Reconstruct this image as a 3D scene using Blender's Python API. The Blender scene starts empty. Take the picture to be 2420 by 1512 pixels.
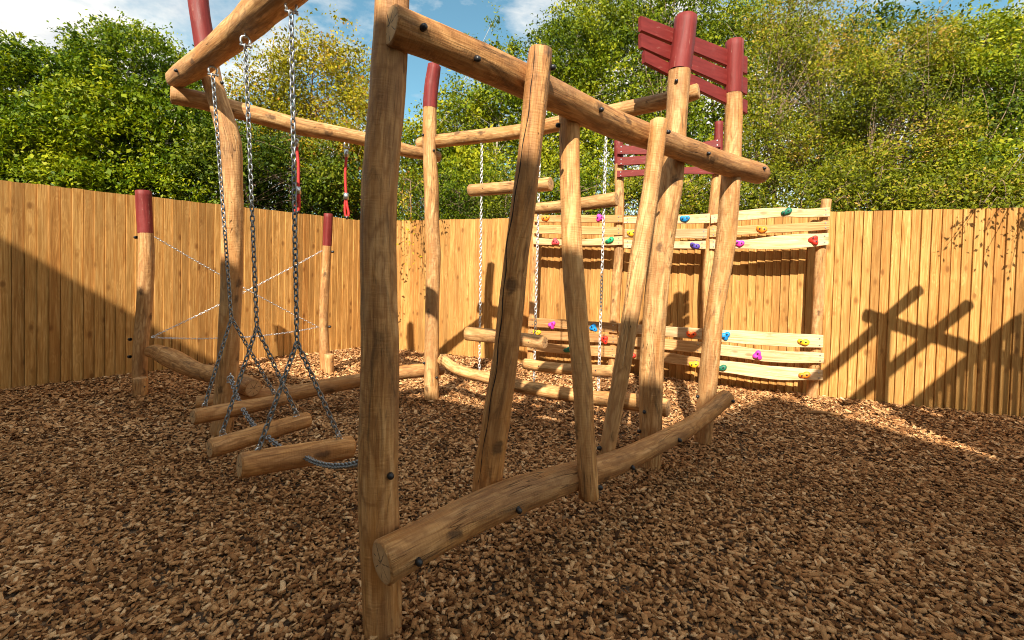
import bpy, math, random
import numpy as np
from mathutils.bvhtree import BVHTree
from mathutils import Vector, Matrix, noise as mnoise

R = math.radians
random.seed(7)
RNG = np.random.default_rng(7)
SC = bpy.context.scene
COL = SC.collection

# ------------------------------------------------------------------ camera
# The survey frame: picture units of 2420 x 1512.5, focal length 1063 of them, eye 1.5 m above the chips.
F, PPX, PPY = 1063.0, 1210.0, 667.0
PITCH, ROLL, EYE = R(1.35), R(1.4), 1.5
fw = Vector((0, math.cos(PITCH), -math.sin(PITCH)))
up0 = Vector((0, math.sin(PITCH), math.cos(PITCH)))
rt = Vector((1, 0, 0)) * math.cos(ROLL) + up0 * math.sin(ROLL)
up = Vector((1, 0, 0)) * -math.sin(ROLL) + up0 * math.cos(ROLL)
E = Vector((0, 0, EYE))
cd = bpy.data.cameras.new('camera')
cd.sensor_width = 36
cd.lens = F / 2420 * 36
cd.shift_y = -(756.25 - PPY) / 2420
cd.clip_end = 500
cd.clip_start = 0.05
cam = bpy.data.objects.new('camera', cd)
M3 = Matrix((rt, up, -fw)).transposed()
cam.matrix_world = Matrix.Translation(E) @ M3.to_4x4()
COL.objects.link(cam)
SC.camera = cam

# ------------------------------------------------------------------ light
LX, LY, LZ = 0.22, 1.0, -0.85                      # the way the sunlight travels
SUN_EL = math.atan2(1, math.hypot(LX, LY))
SUN_AZ = math.atan2(-LX, -LY)
sd = bpy.data.lights.new('sun', 'SUN')
sd.energy = 4.1
sd.angle = R(0.55)
sd.color = (1.0, 0.90, 0.75)
sun = bpy.data.objects.new('sun', sd)
sun.rotation_euler = Vector((LX, LY, LZ)).to_track_quat('-Z', 'Y').to_euler()
sun.location = (-8, -20, 30)
COL.objects.link(sun)

w = bpy.data.worlds.new('World')
SC.world = w
w.use_nodes = True
wt = w.node_tree
wt.nodes.clear()
def wn(t, **kw):
    n = wt.nodes.new(t)
    for k, v in kw.items():
        if hasattr(n, k): setattr(n, k, v)
        else: n.inputs[k].default_value = v
    return n
wo = wn('ShaderNodeOutputWorld')
bg = wn('ShaderNodeBackground', Strength=0.112)
sky = wn('ShaderNodeTexSky', sky_type='NISHITA', sun_disc=False)
sky.sun_elevation = SUN_EL
sky.sun_rotation = SUN_AZ
sky.air_density, sky.dust_density, sky.ozone_density = 1.0, 0.4, 1.6
tc = wn('ShaderNodeTexCoord')
mp = wn('ShaderNodeMapping')
mp.inputs['Location'].default_value = (11.2, 0.7, 2.9)
mp.inputs['Scale'].default_value = (1.0, 1.0, 2.2)
nz = wn('ShaderNodeTexNoise', Scale=2.3, Detail=9.0, Roughness=0.58, Distortion=0.25)
rp = wn('ShaderNodeValToRGB')
rp.color_ramp.elements[0].position = 0.41
rp.color_ramp.elements[0].color = (0, 0, 0, 1)
rp.color_ramp.elements[1].position = 0.56
rp.color_ramp.elements[1].color = (0.92, 0.92, 0.92, 1)
tint = wn('ShaderNodeMixRGB', blend_type='MULTIPLY', Fac=1.0)
tint.inputs[2].default_value = (0.60, 0.82, 0.68, 1)
mx = wn('ShaderNodeMixRGB', blend_type='MIX')
nz2 = wn('ShaderNodeTexNoise', Scale=4.5, Detail=6.0, Roughness=0.6)
rp2 = wn('ShaderNodeValToRGB')
rp2.color_ramp.elements[0].position = 0.38
rp2.color_ramp.elements[0].color = (3.1, 3.15, 3.2, 1)
rp2.color_ramp.elements[1].position = 0.6
rp2.color_ramp.elements[1].color = (6.0, 5.45, 4.7, 1)
lk = wt.links.new
lk(mp.outputs[0], nz2.inputs['Vector']); lk(nz2.outputs['Fac'], rp2.inputs[0]); lk(rp2.outputs[0], mx.inputs[2])
lk(tc.outputs['Generated'], mp.inputs[0]); lk(mp.outputs[0], nz.inputs['Vector'])
lk(nz.outputs['Fac'], rp.inputs[0]); lk(rp.outputs[0], mx.inputs[0])
lk(sky.outputs[0], tint.inputs[1]); lk(tint.outputs[0], mx.inputs[1])
lk(mx.outputs[0], bg.inputs[0]); lk(bg.outputs[0], wo.inputs[0])

SC.view_settings.view_transform = 'Standard'
SC.view_settings.look = 'None'
SC.view_settings.gamma = 1
SC.view_settings.exposure = 1.32
SC.view_settings.use_curve_mapping = False
SC.cycles.filter_width = 1.05
SC.cycles.use_denoising = True
SC.cycles.max_bounces = 8
SC.cycles.transparent_max_bounces = 8

# ------------------------------------------------------------------ geometry from the survey frame
def ray(x, y):
    return fw + rt * ((x - PPX) / F) + up * ((PPY - y) / F)
def at(x, y, Y):
    d = ray(x, y); return E + d * (Y / d.y)
def at_z(x, y, z):
    d = ray(x, y); return E + d * ((z - EYE) / d.z)
def at_plane(x, y, n, c):
    d = ray(x, y); return E + d * ((c - n[0] * E.x - n[1] * E.y) / (n[0] * d.x + n[1] * d.y))
def at_line(x, y, A, B):
    dx, dy = B[0] - A[0], B[1] - A[1]
    return at_plane(x, y, (dy, -dx), dy * A[0] - dx * A[1])
def wrad(p, wpx, vertical=True):
    c = p.y / math.hypot(p.x, p.y) if vertical else 1.0
    return wpx * p.y * c / (2 * F)

# ------------------------------------------------------------------ object helpers
def link(o, parent=None):
    COL.objects.link(o)
    if parent is not None:
        o.parent = parent
        if parent.get('base') is not None:
            o.matrix_parent_inverse = Matrix.Translation(-Vector(parent.location))
    return o
def thing(name, label, cat, loc, group=None, kind=None):
    o = bpy.data.objects.new(name, None)
    o.location = loc
    o.empty_display_size = 0.1
    o['base'] = 1
    o['label'] = label; o['category'] = cat
    if group: o['group'] = group
    if kind: o['kind'] = kind
    COL.objects.link(o)
    return o
def tag(o, label, cat, group=None):
    o['label'] = label; o['category'] = cat
    if group: o['group'] = group
    return o
def subempty(name, parent):
    return link(bpy.data.objects.new(name, None), parent)
def mesh_obj(name, verts, faces, mat, parent=None, smooth=False):
    me = bpy.data.meshes.new(name)
    me.from_pydata([tuple(v) for v in verts], [], faces)
    me.materials.append(mat)
    if smooth: me.polygons.foreach_set('use_smooth', [True] * len(me.polygons))
    me.update()
    return link(bpy.data.objects.new(name, me), parent)

# ------------------------------------------------------------------ materials
def newmat(name):
    m = bpy.data.materials.new(name)
    m.use_nodes = True
    nt = m.node_tree
    nt.nodes.clear()
    out = nt.nodes.new('ShaderNodeOutputMaterial')
    bs = nt.nodes.new('ShaderNodeBsdfPrincipled')
    nt.links.new(bs.outputs[0], out.inputs[0])
    return m, nt, bs, out
class NB:
    def __init__(s, nt): s.nt = nt
    def n(s, t, **kw):
        n = s.nt.nodes.new(t)
        for k, v in kw.items():
            if isinstance(v, bpy.types.NodeSocket): s.nt.links.new(v, n.inputs[k])
            elif hasattr(n, k): setattr(n, k, v)
            else: n.inputs[k].default_value = v
        return n
    def l(s, a, b): s.nt.links.new(a, b)
    def attr(s, name, typ='GEOMETRY'):
        n = s.nt.nodes.new('ShaderNodeAttribute'); n.attribute_name = name; n.attribute_type = typ; return n
    def mapping(s, vec, scale=(1, 1, 1), loc=(0, 0, 0)):
        n = s.nt.nodes.new('ShaderNodeMapping'); s.l(vec, n.inputs[0])
        n.inputs['Scale'].default_value = scale; n.inputs['Location'].default_value = loc
        return n.outputs[0]
    def noise(s, vec, scale, detail=4, rough=0.55, dist=0.0):
        n = s.nt.nodes.new('ShaderNodeTexNoise'); s.l(vec, n.inputs['Vector'])
        n.inputs['Scale'].default_value = scale; n.inputs['Detail'].default_value = detail
        n.inputs['Roughness'].default_value = rough; n.inputs['Distortion'].default_value = dist
        return n.outputs['Fac']
    def ramp(s, fac, stops, interp='LINEAR'):
        n = s.nt.nodes.new('ShaderNodeValToRGB'); s.l(fac, n.inputs[0])
        r = n.color_ramp; r.interpolation = interp
        while len(r.elements) < len(stops): r.elements.new(0.5)
        for e, (p, c) in zip(r.elements, stops):
            e.position = p; e.color = (c, c, c, 1) if isinstance(c, (int, float)) else (*c, 1)
        return n.outputs[0]
    def mix(s, fac, a, b, mode='MIX'):
        n = s.nt.nodes.new('ShaderNodeMixRGB'); n.blend_type = mode
        for i, v in ((0, fac), (1, a), (2, b)):
            if isinstance(v, bpy.types.NodeSocket): s.l(v, n.inputs[i])
            elif i == 0: n.inputs[0].default_value = v
            else: n.inputs[i].default_value = (*v, 1)
        return n.outputs[0]
    def math(s, op, a, b=0.0, c=0.0):
        n = s.nt.nodes.new('ShaderNodeMath'); n.operation = op
        for i, v in enumerate((a, b, c)):
            if isinstance(v, bpy.types.NodeSocket): s.l(v, n.inputs[i])
            else: n.inputs[i].default_value = v
        return n.outputs[0]
    def bump(s, h, strength, dist, bs):
        n = s.nt.nodes.new('ShaderNodeBump'); s.l(h, n.inputs['Height'])
        n.inputs['Strength'].default_value = strength; n.inputs['Distance'].default_value = dist
        s.l(n.outputs[0], bs.inputs['Normal'])

def log_material(name, light, mid, dark, stain=(0.10, 0.055, 0.025), stain_amt=0.75, weather=0.5):
    m, nt, bs, out = newmat(name)
    b = NB(nt)
    g = b.attr('grain').outputs['Vector']
    # fibres: fine streaks along the trunk
    st = b.noise(b.mapping(g, (1, 1, 0.05)), 55, 6, 0.65)
    st2 = b.noise(b.mapping(g, (1, 1, 0.12)), 16, 4, 0.6, 0.6)
    fine = b.noise(b.mapping(g, (1, 1, 0.035)), 150, 4, 0.7)
    fleck = b.ramp(b.noise(b.mapping(g, (1, 1, 0.10)), 75, 3, 0.7), [(0.60, 0.0), (0.68, 1.0)])
    # year rings cut by the uneven surface
    sx = nt.nodes.new('ShaderNodeSeparateXYZ'); b.l(g, sx.inputs[0])
    rr = b.math('SQRT', b.math('ADD', b.math('MULTIPLY', sx.outputs[0], sx.outputs[0]), b.math('MULTIPLY', sx.outputs[1], sx.outputs[1])))
    wob = b.noise(b.mapping(g, (1, 1, 0.35)), 7, 3, 0.5)
    ring = b.math('SINE', b.math('MULTIPLY', b.math('ADD', rr, b.math('MULTIPLY', wob, 0.075)), 620))
    ring = b.math('MULTIPLY_ADD', ring, 0.5, 0.5)
    c = b.ramp(b.math('ADD', b.math('MULTIPLY', st, 0.40), b.math('ADD', b.math('MULTIPLY', st2, 0.33), b.math('MULTIPLY', fine, 0.27))), [(0.39, dark), (0.5, mid), (0.60, light)])
    c = b.mix(b.math('MULTIPLY', b.math('POWER', ring, 2.0), 0.6), c, dark)
    patch = b.ramp(b.noise(b.mapping(g, (1, 1, 0.3)), 5, 5, 0.65), [(0.44, 0.0), (0.62, 1.0)])
    c = b.mix(b.math('MULTIPLY', patch, weather), c, b.mix(0.6, dark, (0.19, 0.115, 0.065)))
    tanp = b.ramp(b.noise(b.mapping(g, (1, 1, 0.22), (3, 1, 4)), 6, 3, 0.6, 0.8), [(0.52, 0.0), (0.66, 1.0)])
    c = b.mix(b.math('MULTIPLY', tanp, 0.55), c, (0.46, 0.19, 0.045))
    dk = b.ramp(b.noise(b.mapping(g, (1, 1, 0.16), (7, 2, 1)), 10, 6, 0.7, 1.2), [(0.56, 0.0), (0.68, 1.0)])
    c = b.mix(b.math('MULTIPLY', dk, stain_amt), c, stain)
    c = b.mix(b.math('MULTIPLY', fleck, 0.55), c, (0.17, 0.085, 0.035))
    # drying checks: hairline cracks along the fibres
    ck = b.noise(b.mapping(g, (1, 1, 0.04), (1, 5, 2)), 26, 2, 0.5, 0.35)
    ckl = b.ramp(b.math('ABSOLUTE', b.math('SUBTRACT', ck, 0.5)), [(0.0, 1.0), (0.008, 0.0)])
    ckm = b.math('MULTIPLY', ckl, b.ramp(b.noise(b.mapping(g, (1, 1, 0.5)), 3.2, 2), [(0.5, 0.0), (0.6, 1.0)]))
    c = b.mix(b.math('MULTIPLY', ckm, 0.7), c, (0.06, 0.032, 0.017))
    # knots
    vo = nt.nodes.new('ShaderNodeTexVoronoi'); gd = nt.nodes.new('ShaderNodeVectorMath'); gd.operation = 'MULTIPLY_ADD'
    b.l(b.n('ShaderNodeTexNoise', Vector=g, Scale=22.0, Detail=3.0).outputs['Color'], gd.inputs[0]); gd.inputs[1].default_value = (0.05, 0.05, 0.09)
    b.l(b.mapping(g, (1, 1, 0.6)), gd.inputs[2]); b.l(gd.outputs[0], vo.inputs['Vector'])
    vo.inputs['Scale'].default_value = 5.0
    kn = b.ramp(vo.outputs['Distance'], [(0.08, 1.0), (0.17, 0.0)])
    c = b.mix(b.math('MULTIPLY', kn, 0.8), c, (0.09, 0.045, 0.02))
    hv = b.ramp(b.attr('rnd', 'OBJECT').outputs['Fac'], [(0.0, (0.88, 0.86, 0.84)), (0.5, (1, 1, 1)), (1.0, (1.1, 1.04, 0.94))])
    c = b.mix(1.0, c, hv, 'MULTIPLY')
    b.l(c, bs.inputs['Base Color'])
    bs.inputs['Roughness'].default_value = 0.62
    bs.inputs['Specular IOR Level'].default_value = 0.28
    saw = b.noise(b.mapping(g, (0.6, 0.6, 3.0)), 30, 2, 0.5)
    ribm = b.ramp(b.noise(b.mapping(g, (1.4, 1.4, 0.25), (2, 9, 3)), 7, 2), [(0.54, 0.0), (0.60, 1.0)])
    rib = b.math('SINE', b.math('ADD', b.math('MULTIPLY', sx.outputs[2], 430), b.math('MULTIPLY', wob, 9)))
    rib = b.math('MULTIPLY', b.math('MULTIPLY_ADD', rib, 0.5, 0.5), ribm)
    hgt = b.math('ADD', b.math('MULTIPLY', st, 0.6), b.math('ADD', b.math('MULTIPLY', st2, 0.5), b.math('MULTIPLY', ckm, -1.6)))
    hgt = b.math('ADD', hgt, b.math('ADD', b.math('MULTIPLY', saw, 0.35), b.math('MULTIPLY', fine, 0.3)))
    hgt = b.math('ADD', hgt, b.math('MULTIPLY', rib, 0.05))
    b.bump(hgt, 0.8, 0.009, bs)
    return m
def end_material(name, light, dark):
    m, nt, bs, out = newmat(name)
    b = NB(nt)
    g = b.attr('grain').outputs['Vector']
    sx = nt.nodes.new('ShaderNodeSeparateXYZ'); b.l(g, sx.inputs[0])
    wob = b.noise(b.mapping(g, (1, 1, 0)), 18, 2)
    rr = b.math('SQRT', b.math('ADD', b.math('MULTIPLY', sx.outputs[0], sx.outputs[0]), b.math('MULTIPLY', sx.outputs[1], sx.outputs[1])))
    rw = b.math('ADD', rr, b.math('MULTIPLY', wob, 0.014))
    ring = b.math('MULTIPLY_ADD', b.math('SINE', b.math('MULTIPLY', rw, 1300)), 0.5, 0.5)
    c = b.mix(b.math('MULTIPLY', ring, 0.45), light, dark)
    c = b.mix(b.ramp(b.noise(g, 30, 4), [(0.45, 0.0), (0.75, 0.6)]), c, dark)
    an = b.math('ARCTAN2', sx.outputs[1], sx.outputs[0])
    anw = b.math('ADD', an, b.math('MULTIPLY', wob, 0.9))
    spoke = b.math('ABSOLUTE', b.math('SINE', b.math('MULTIPLY', anw, 3.5)))
    ln = b.math('MULTIPLY', spoke, rr)
    crack = b.ramp(ln, [(0.005, 1.0), (0.011, 0.0)])
    crack = b.math('MULTIPLY', crack, b.ramp(b.noise(b.mapping(g, (1, 1, 0), (5, 5, 0)), 22, 1), [(0.45, 0.0), (0.55, 1.0)]))
    c = b.mix(b.math('MULTIPLY', crack, 0.9), c, (0.03, 0.018, 0.01))
    edge = b.ramp(rr, [(0.05, 0.0), (0.078, 0.6)])
    c = b.mix(edge, c, dark)
    b.l(c, bs.inputs['Base Color'])
    bs.inputs['Roughness'].default_value = 0.8
    b.bump(b.math('ADD', ring, b.math('MULTIPLY', crack, -3)), 0.3, 0.002, bs)
    return m
def paint_material(name, col, rough=0.55, wear=0.25, coords='grain'):
    m, nt, bs, out = newmat(name)
    b = NB(nt)
    if coords == 'grain': g = b.attr('grain').outputs['Vector']
    else: g = b.n('ShaderNodeTexCoord').outputs['Object']
    st = b.noise(b.mapping(g, (1, 1, 0.08)) if coords == 'grain' else b.mapping(g, (0.1, 1, 1)), 40, 5, 0.65)
    c = b.mix(b.ramp(st, [(0.3, 0.0), (0.7, 1.0)]), tuple(x * 0.72 for x in col), tuple(min(1, x * 1.25 + 0.01) for x in col))
    chalk = b.ramp(b.noise(g, 9, 5, 0.65), [(0.55, 0.0), (0.8, 1.0)])
    c = b.mix(b.math('MULTIPLY', chalk, 0.10), c, (0.42, 0.16, 0.15))
    wr = b.noise(b.mapping(g, (1, 1, 0.03)) if coords == 'grain' else b.mapping(g, (0.03, 1, 1)), 60, 2)
    wl = b.ramp(b.math('ABSOLUTE', b.math('SUBTRACT', wr, 0.62)), [(0.0, 1.0), (0.008, 0.0)])
    wl = b.math('MULTIPLY', wl, b.ramp(b.noise(g, 8, 2), [(0.5, 0.0), (0.6, 1.0)]))
    c = b.mix(b.math('MULTIPLY', wl, wear * 2), c, (0.62, 0.4, 0.3))
    bs.inputs['Specular IOR Level'].default_value = 0.3
    b.l(c, bs.inputs['Base Color'])
    b.l(b.ramp(st, [(0.3, rough - 0.08), (0.7, rough + 0.15)]), bs.inputs['Roughness'])
    b.bump(st, 0.35, 0.004, bs)
    return m
def plank_material(name, light, mid, dark, knots=0.8, axis=0, stain=0.3):
    """sawn timber; the fibres run along the object's local axis"""
    m, nt, bs, out = newmat(name)
    b = NB(nt)
    oi = nt.nodes.new('ShaderNodeObjectInfo')
    co = b.n('ShaderNodeTexCoord').outputs['Object']
    off = nt.nodes.new('ShaderNodeCombineXYZ')
    for i, k in enumerate((37.0, 91.0, 53.0)): b.l(b.math('MULTIPLY', oi.outputs['Random'], k), off.inputs[i])
    va = nt.nodes.new('ShaderNodeVectorMath'); va.operation = 'ADD'
    b.l(co, va.inputs[0]); b.l(off.outputs[0], va.inputs[1])
    g = va.outputs[0]
    def sc(k, o=1):
        s = [o, o, o]; s[axis] = k; return tuple(s)
    # knots bend the fibres around them
    vo = nt.nodes.new('ShaderNodeTexVoronoi'); kv = [1, 0, 1]; kv[axis] = 0.5
    b.l(b.mapping(g, tuple(kv)), vo.inputs['Vector'])
    vo.inputs['Scale'].default_value = 9.0
    bend = b.ramp(vo.outputs['Distance'], [(0.0, 1.0), (0.45, 0.0)], 'EASE')
    st = b.noise(b.mapping(g, sc(0.035)), 70, 5, 0.62)
    lowr = b.noise(b.mapping(g, sc(0.09)), 10, 3, 0.5, 0.4)
    fig = b.math('SINE', b.math('ADD', b.math('MULTIPLY', lowr, 60), b.math('MULTIPLY', bend, 9)))
    fig = b.math('MULTIPLY_ADD', fig, 0.5, 0.5)
    c = b.ramp(st, [(0.36, dark), (0.5, mid), (0.64, light)])
    c = b.mix(b.math('MULTIPLY', fig, 0.42), c, dark)
    big = b.ramp(b.noise(b.mapping(g, sc(0.25)), 4, 3, 0.6), [(0.42, 0.0), (0.68, 1.0)])
    c = b.mix(b.math('MULTIPLY', big, stain), c, tuple(x * 0.62 for x in mid))
    kn = b.ramp(vo.outputs['Distance'], [(0.10, 1.0), (0.24, 0.0)])
    keep = b.math('GREATER_THAN', b.n('ShaderNodeSeparateColor', Color=vo.outputs['Color']).outputs[0], 0.5)
    kk = b.math('MULTIPLY', b.math('MULTIPLY', kn, keep), knots)
    c = b.mix(kk, c, (0.10, 0.042, 0.013))
    halo = b.math('MULTIPLY', b.math('MULTIPLY', b.ramp(vo.outputs['Distance'], [(0.12, 1.0), (0.42, 0.0)]), keep), knots * 0.55)
    c = b.mix(halo, c, dark)
    hv = b.ramp(oi.outputs['Random'], [(0.0, (0.72, 0.66, 0.6)), (0.3, (0.98, 0.95, 0.9)), (0.7, (1.1, 1.09, 1.06)), (1.0, (0.82, 0.70, 0.58))])
    c = b.mix(1.0, c, hv, 'MULTIPLY')
    b.l(c, bs.inputs['Base Color'])
    bs.inputs['Roughness'].default_value = 0.72
    bs.inputs['Specular IOR Level'].default_value = 0.22
    b.bump(b.math('ADD', st, b.math('MULTIPLY', fig, 0.25)), 0.45, 0.003, bs)
    return m
def simple(name, col, rough=0.5, metal=0.0, var=0.0, scale=20, spec=0.5):
    m, nt, bs, out = newmat(name)
    b = NB(nt)
    if var:
        co = b.n('ShaderNodeTexCoord').outputs['Object']
        nz_ = b.noise(co, scale, 4)
        b.l(b.mix(b.ramp(nz_, [(0.3, 0.0), (0.7, 1.0)]), tuple(x * (1 - var) for x in col), tuple(min(1, x * (1 + var)) for x in col)), bs.inputs['Base Color'])
        b.bump(nz_, 0.2, 0.002, bs)
    else: bs.inputs['Base Color'].default_value = (*col, 1)
    bs.inputs['Roughness'].default_value = rough
    bs.inputs['Metallic'].default_value = metal
    bs.inputs['Specular IOR Level'].default_value = spec
    return m
def leaf_material(name, cols, trans=0.35):
    m, nt, bs, out = newmat(name)
    b = NB(nt)
    c = b.ramp(b.attr('rnd').outputs['Fac'], [(i / (len(cols) - 1), k) for i, k in enumerate(cols)])
    b.l(c, bs.inputs['Base Color'])
    bs.inputs['Roughness'].default_value = 0.5
    bs.inputs['Specular IOR Level'].default_value = 0.15
    tr = nt.nodes.new('ShaderNodeBsdfTranslucent')
    b.l(b.mix(1.0, c, (1.5, 1.45, 0.6), 'MULTIPLY'), tr.inputs[0])
    ms = nt.nodes.new('ShaderNodeMixShader'); ms.inputs[0].default_value = trans
    b.l(bs.outputs[0], ms.inputs[1]); b.l(tr.outputs[0], ms.inputs[2]); b.l(ms.outputs[0], out.inputs[0])
    return m

M = {}
M['log'] = log_material('peeled_log', (0.75, 0.47, 0.22), (0.59, 0.33, 0.128), (0.34, 0.152, 0.048))
M['logdark'] = log_material('peeled_log_brown', (0.70, 0.40, 0.17), (0.53, 0.268, 0.092), (0.26, 0.105, 0.03), weather=0.55)
M['end'] = end_material('cut_end', (0.58, 0.345, 0.155), (0.33, 0.17, 0.065))
M['red'] = paint_material('oxide_red_paint', (0.16, 0.0125, 0.0095))
M['redplank'] = paint_material('oxide_red_paint_board', (0.16, 0.0125, 0.0095), coords='obj')
M['plank'] = plank_material('larch_plank', (0.80, 0.62, 0.40), (0.70, 0.50, 0.28), (0.50, 0.31, 0.15), knots=0.5)
M['plank2'] = plank_material('tan_plank', (0.66, 0.42, 0.20), (0.54, 0.31, 0.13), (0.37, 0.185, 0.065), knots=0.5)
M['fence'] = plank_material('fence_board', (0.63, 0.38, 0.138), (0.51, 0.277, 0.08), (0.32, 0.145, 0.033), knots=0.85, axis=2, stain=0.65)
M['black'] = simple('black_plastic', (0.012, 0.012, 0.014), 0.38)
M['steel'] = simple('galvanised_steel', (0.62, 0.64, 0.66), 0.32, 0.95, 0.25, 60)
M['zinc'] = simple('bright_zinc_chain', (0.74, 0.75, 0.74), 0.36, 0.6, 0.15, 80)
M['iron'] = simple('dull_galvanised_chain', (0.24, 0.255, 0.27), 0.42, 0.75, 0.3, 60)
M['rope'] = simple('red_rope', (0.50, 0.022, 0.018), 0.6, 0, 0.3, 60)
M['bark'] = simple('grey_bark', (0.21, 0.145, 0.095), 0.9, 0, 0.4, 14, 0.2)
M['palebark'] = simple('pale_bark', (0.42, 0.37, 0.29), 0.9, 0, 0.35, 14, 0.2)

# ------------------------------------------------------------------ logs
def catmull(P, n):
    P = np.array(P, float)
    if len(P) == 2:
        t = np.linspace(0, 1, n)[:, None]; return P[0] * (1 - t) + P[1] * t
    Q = np.vstack([2 * P[0] - P[1], P, 2 * P[-1] - P[-2]])
    seg = np.linalg.norm(np.diff(P[:, :3], axis=0), axis=1)
    s = np.concatenate([[0], np.cumsum(seg)])
    out = []
    for d in np.linspace(0, s[-1], n):
        i = min(max(np.searchsorted(s, d) - 1, 0), len(P) - 2)
        t = (d - s[i]) / max(seg[i], 1e-9)
        a, b_, c, e = Q[i], Q[i + 1], Q[i + 2], Q[i + 3]
        out.append(0.5 * (2 * b_ + (c - a) * t + (2 * a - 5 * b_ + 4 * c - e) * t ** 2 + (3 * b_ - a - 3 * c + e) * t ** 3))
    return np.array(out)
def frames(C):
    T = np.gradient(C, axis=0)
    T /= np.linalg.norm(T, axis=1)[:, None]
    ref = np.array([0, 0, 1.0]) if abs(T[0][2]) < 0.8 else np.array([1.0, 0, 0])
    N = np.zeros_like(C)
    n = ref - T[0] * ref.dot(T[0]); n /= np.linalg.norm(n)
    for i in range(len(C)):
        n = n - T[i] * n.dot(T[i]); n /= np.linalg.norm(n); N[i] = n
    return T, N, np.cross(T, N)
def log(name, pts, radii, parent=None, mat=None, seed=None, caps=(True, True), nseg=26, rough=1.0, step=0.045, endmat=None, bevel=0.006, s0=0.0, flat=0.0):
    """a peeled trunk: swept along its own bent axis, with facets, swellings and cut ends"""
    mat = mat or M['log']; endmat = endmat or M['end']
    seed = random.random() * 100 if seed is None else seed
    PR = [(*p, r) for p, r in zip(pts, radii)]
    L = sum((Vector(pts[i + 1]) - Vector(pts[i])).length for i in range(len(pts) - 1))
    n = max(4, int(L / step))
    S = catmull(PR, n)
    C, rad = S[:, :3], np.maximum(S[:, 3], 0.004)
    T, N, B = frames(C)
    s = s0 + np.concatenate([[0], np.cumsum(np.linalg.norm(np.diff(C, axis=0), axis=1))])
    verts, grain, faces, mi = [], [], [], []
    th = np.arange(nseg) / nseg * 2 * math.pi
    ct, sn = np.cos(th), np.sin(th)
    for i in range(n):
        for k in range(nseg):
            a = mnoise.noise((ct[k] * 1.1 + seed, sn[k] * 1.1, s[i] * 1.3))
            f = mnoise.noise((ct[k] * 2.6 - seed, sn[k] * 2.6, s[i] * 3.2))
            q = mnoise.noise((ct[k] * 3.0, sn[k] * 3.0 + seed, s[i] * 14))
            r = rad[i] * (1 + rough * (0.10 * a + 0.07 * f + 0.022 * q))
            v = C[i] + (N[i] * ct[k] + B[i] * sn[k]) * r
            verts.append(v); grain.append((r * ct[k], r * sn[k], s[i] + seed))
    for i in range(n - 1):
        for k in range(nseg):
            k2 = (k + 1) % nseg
            faces.append((i * nseg + k, i * nseg + k2, (i + 1) * nseg + k2, (i + 1) * nseg + k)); mi.append(0)
    nsm = len(faces)
    for side, doit in ((0, caps[0]), (1, caps[1])):
        if not doit: continue
        i = 0 if side == 0 else n - 1
        d = -T[i] if side == 0 else T[i]
        prev = [i * nseg + k for k in range(nseg)]
        for fr, out_, smat in ((1 - bevel / rad[i] * 1.1, bevel, 0), (0.5, bevel + 0.0005, 1)):
            cur = []
            for k in range(nseg):
                v0 = np.array(verts[i * nseg + k])
                verts.append(C[i] + (v0 - C[i]) * fr + d * out_)
                g = grain[i * nseg + k]; grain.append((g[0] * fr, g[1] * fr, g[2])); cur.append(len(verts) - 1)
            for k in range(nseg):
                k2 = (k + 1) % nseg
                f = (prev[k], prev[k2], cur[k2], cur[k])
                faces.append(f if side == 1 else f[::-1]); mi.append(smat)
            prev = cur
        verts.append(C[i] + d * (bevel + 0.001)); grain.append((0, 0, s[i] + seed)); cidx = len(verts) - 1
        for k in range(nseg):
            f = (prev[k], prev[(k + 1) % nseg], cidx)
            faces.append(f if side == 1 else f[::-1]); mi.append(1)
    me = bpy.data.meshes.new(name)
    me.from_pydata([tuple(v) for v in verts], [], faces)
    me.materials.append(mat); me.materials.append(endmat)
    me.polygons.foreach_set('material_index', mi)
    me.polygons.foreach_set('use_smooth', [m_ == 0 for m_ in mi])
    at_ = me.attributes.new('grain', 'FLOAT_VECTOR', 'POINT')
    at_.data.foreach_set('vector', np.array(grain, 'f').ravel())
    me.update()
    o = link(bpy.data.objects.new(name, me), parent)
    o['rnd'] = random.random()
    return o
def post_pts(rows, Yb, Yt):
    """rows of (x, y, width) in the survey frame, top first; the distance runs from Yt at the top to Yb at the foot"""
    y0, y1 = rows[0][1], rows[-1][1]
    P, Rr = [], []
    for x, y, wd in rows:
        Y = Yt + (Yb - Yt) * (y - y0) / (y1 - y0)
        p = at(x, y, Y); P.append(p); Rr.append(wrad(p, wd))
    return P, Rr
def bury(P, Rr, d=0.15):
    v = (P[-1] - P[-2]).normalized()
    return P + [P[-1] + v * d], Rr + [Rr[-1]]
def post(name, rows, Yb, Yt, parent, red_y=None, label=None, mat=None, foot=True):
    P, Rr = post_pts(rows, Yb, Yt)
    if foot: P, Rr = bury(P, Rr)
    seed = random.random() * 100
    if red_y is None:
        o = log(name, P, Rr, parent, mat, seed)
    else:
        # the painted head and the bare shaft meet at red_y
        ys = [r[1] for r in rows]
        j = next(i for i, y in enumerate(ys) if y >= red_y)
        f = (red_y - ys[j - 1]) / (ys[j] - ys[j - 1])
        pm = P[j - 1].lerp(P[j], f); rm = Rr[j - 1] * (1 - f) + Rr[j] * f
        o = log(name, [pm] + P[j:], [rm] + Rr[j:], parent, mat, seed, caps=(False, True), s0=1.0, rough=0.8)
        k = log('painted_top', P[:j] + [pm], [r * 1.012 for r in Rr[:j] + [rm]], o, M['red'], seed, caps=(True, False), endmat=M['red'], rough=0.8)
        k['label'] = 'oxide red painted head of the post'
    if label: o['label'] = label
    return o

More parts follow.
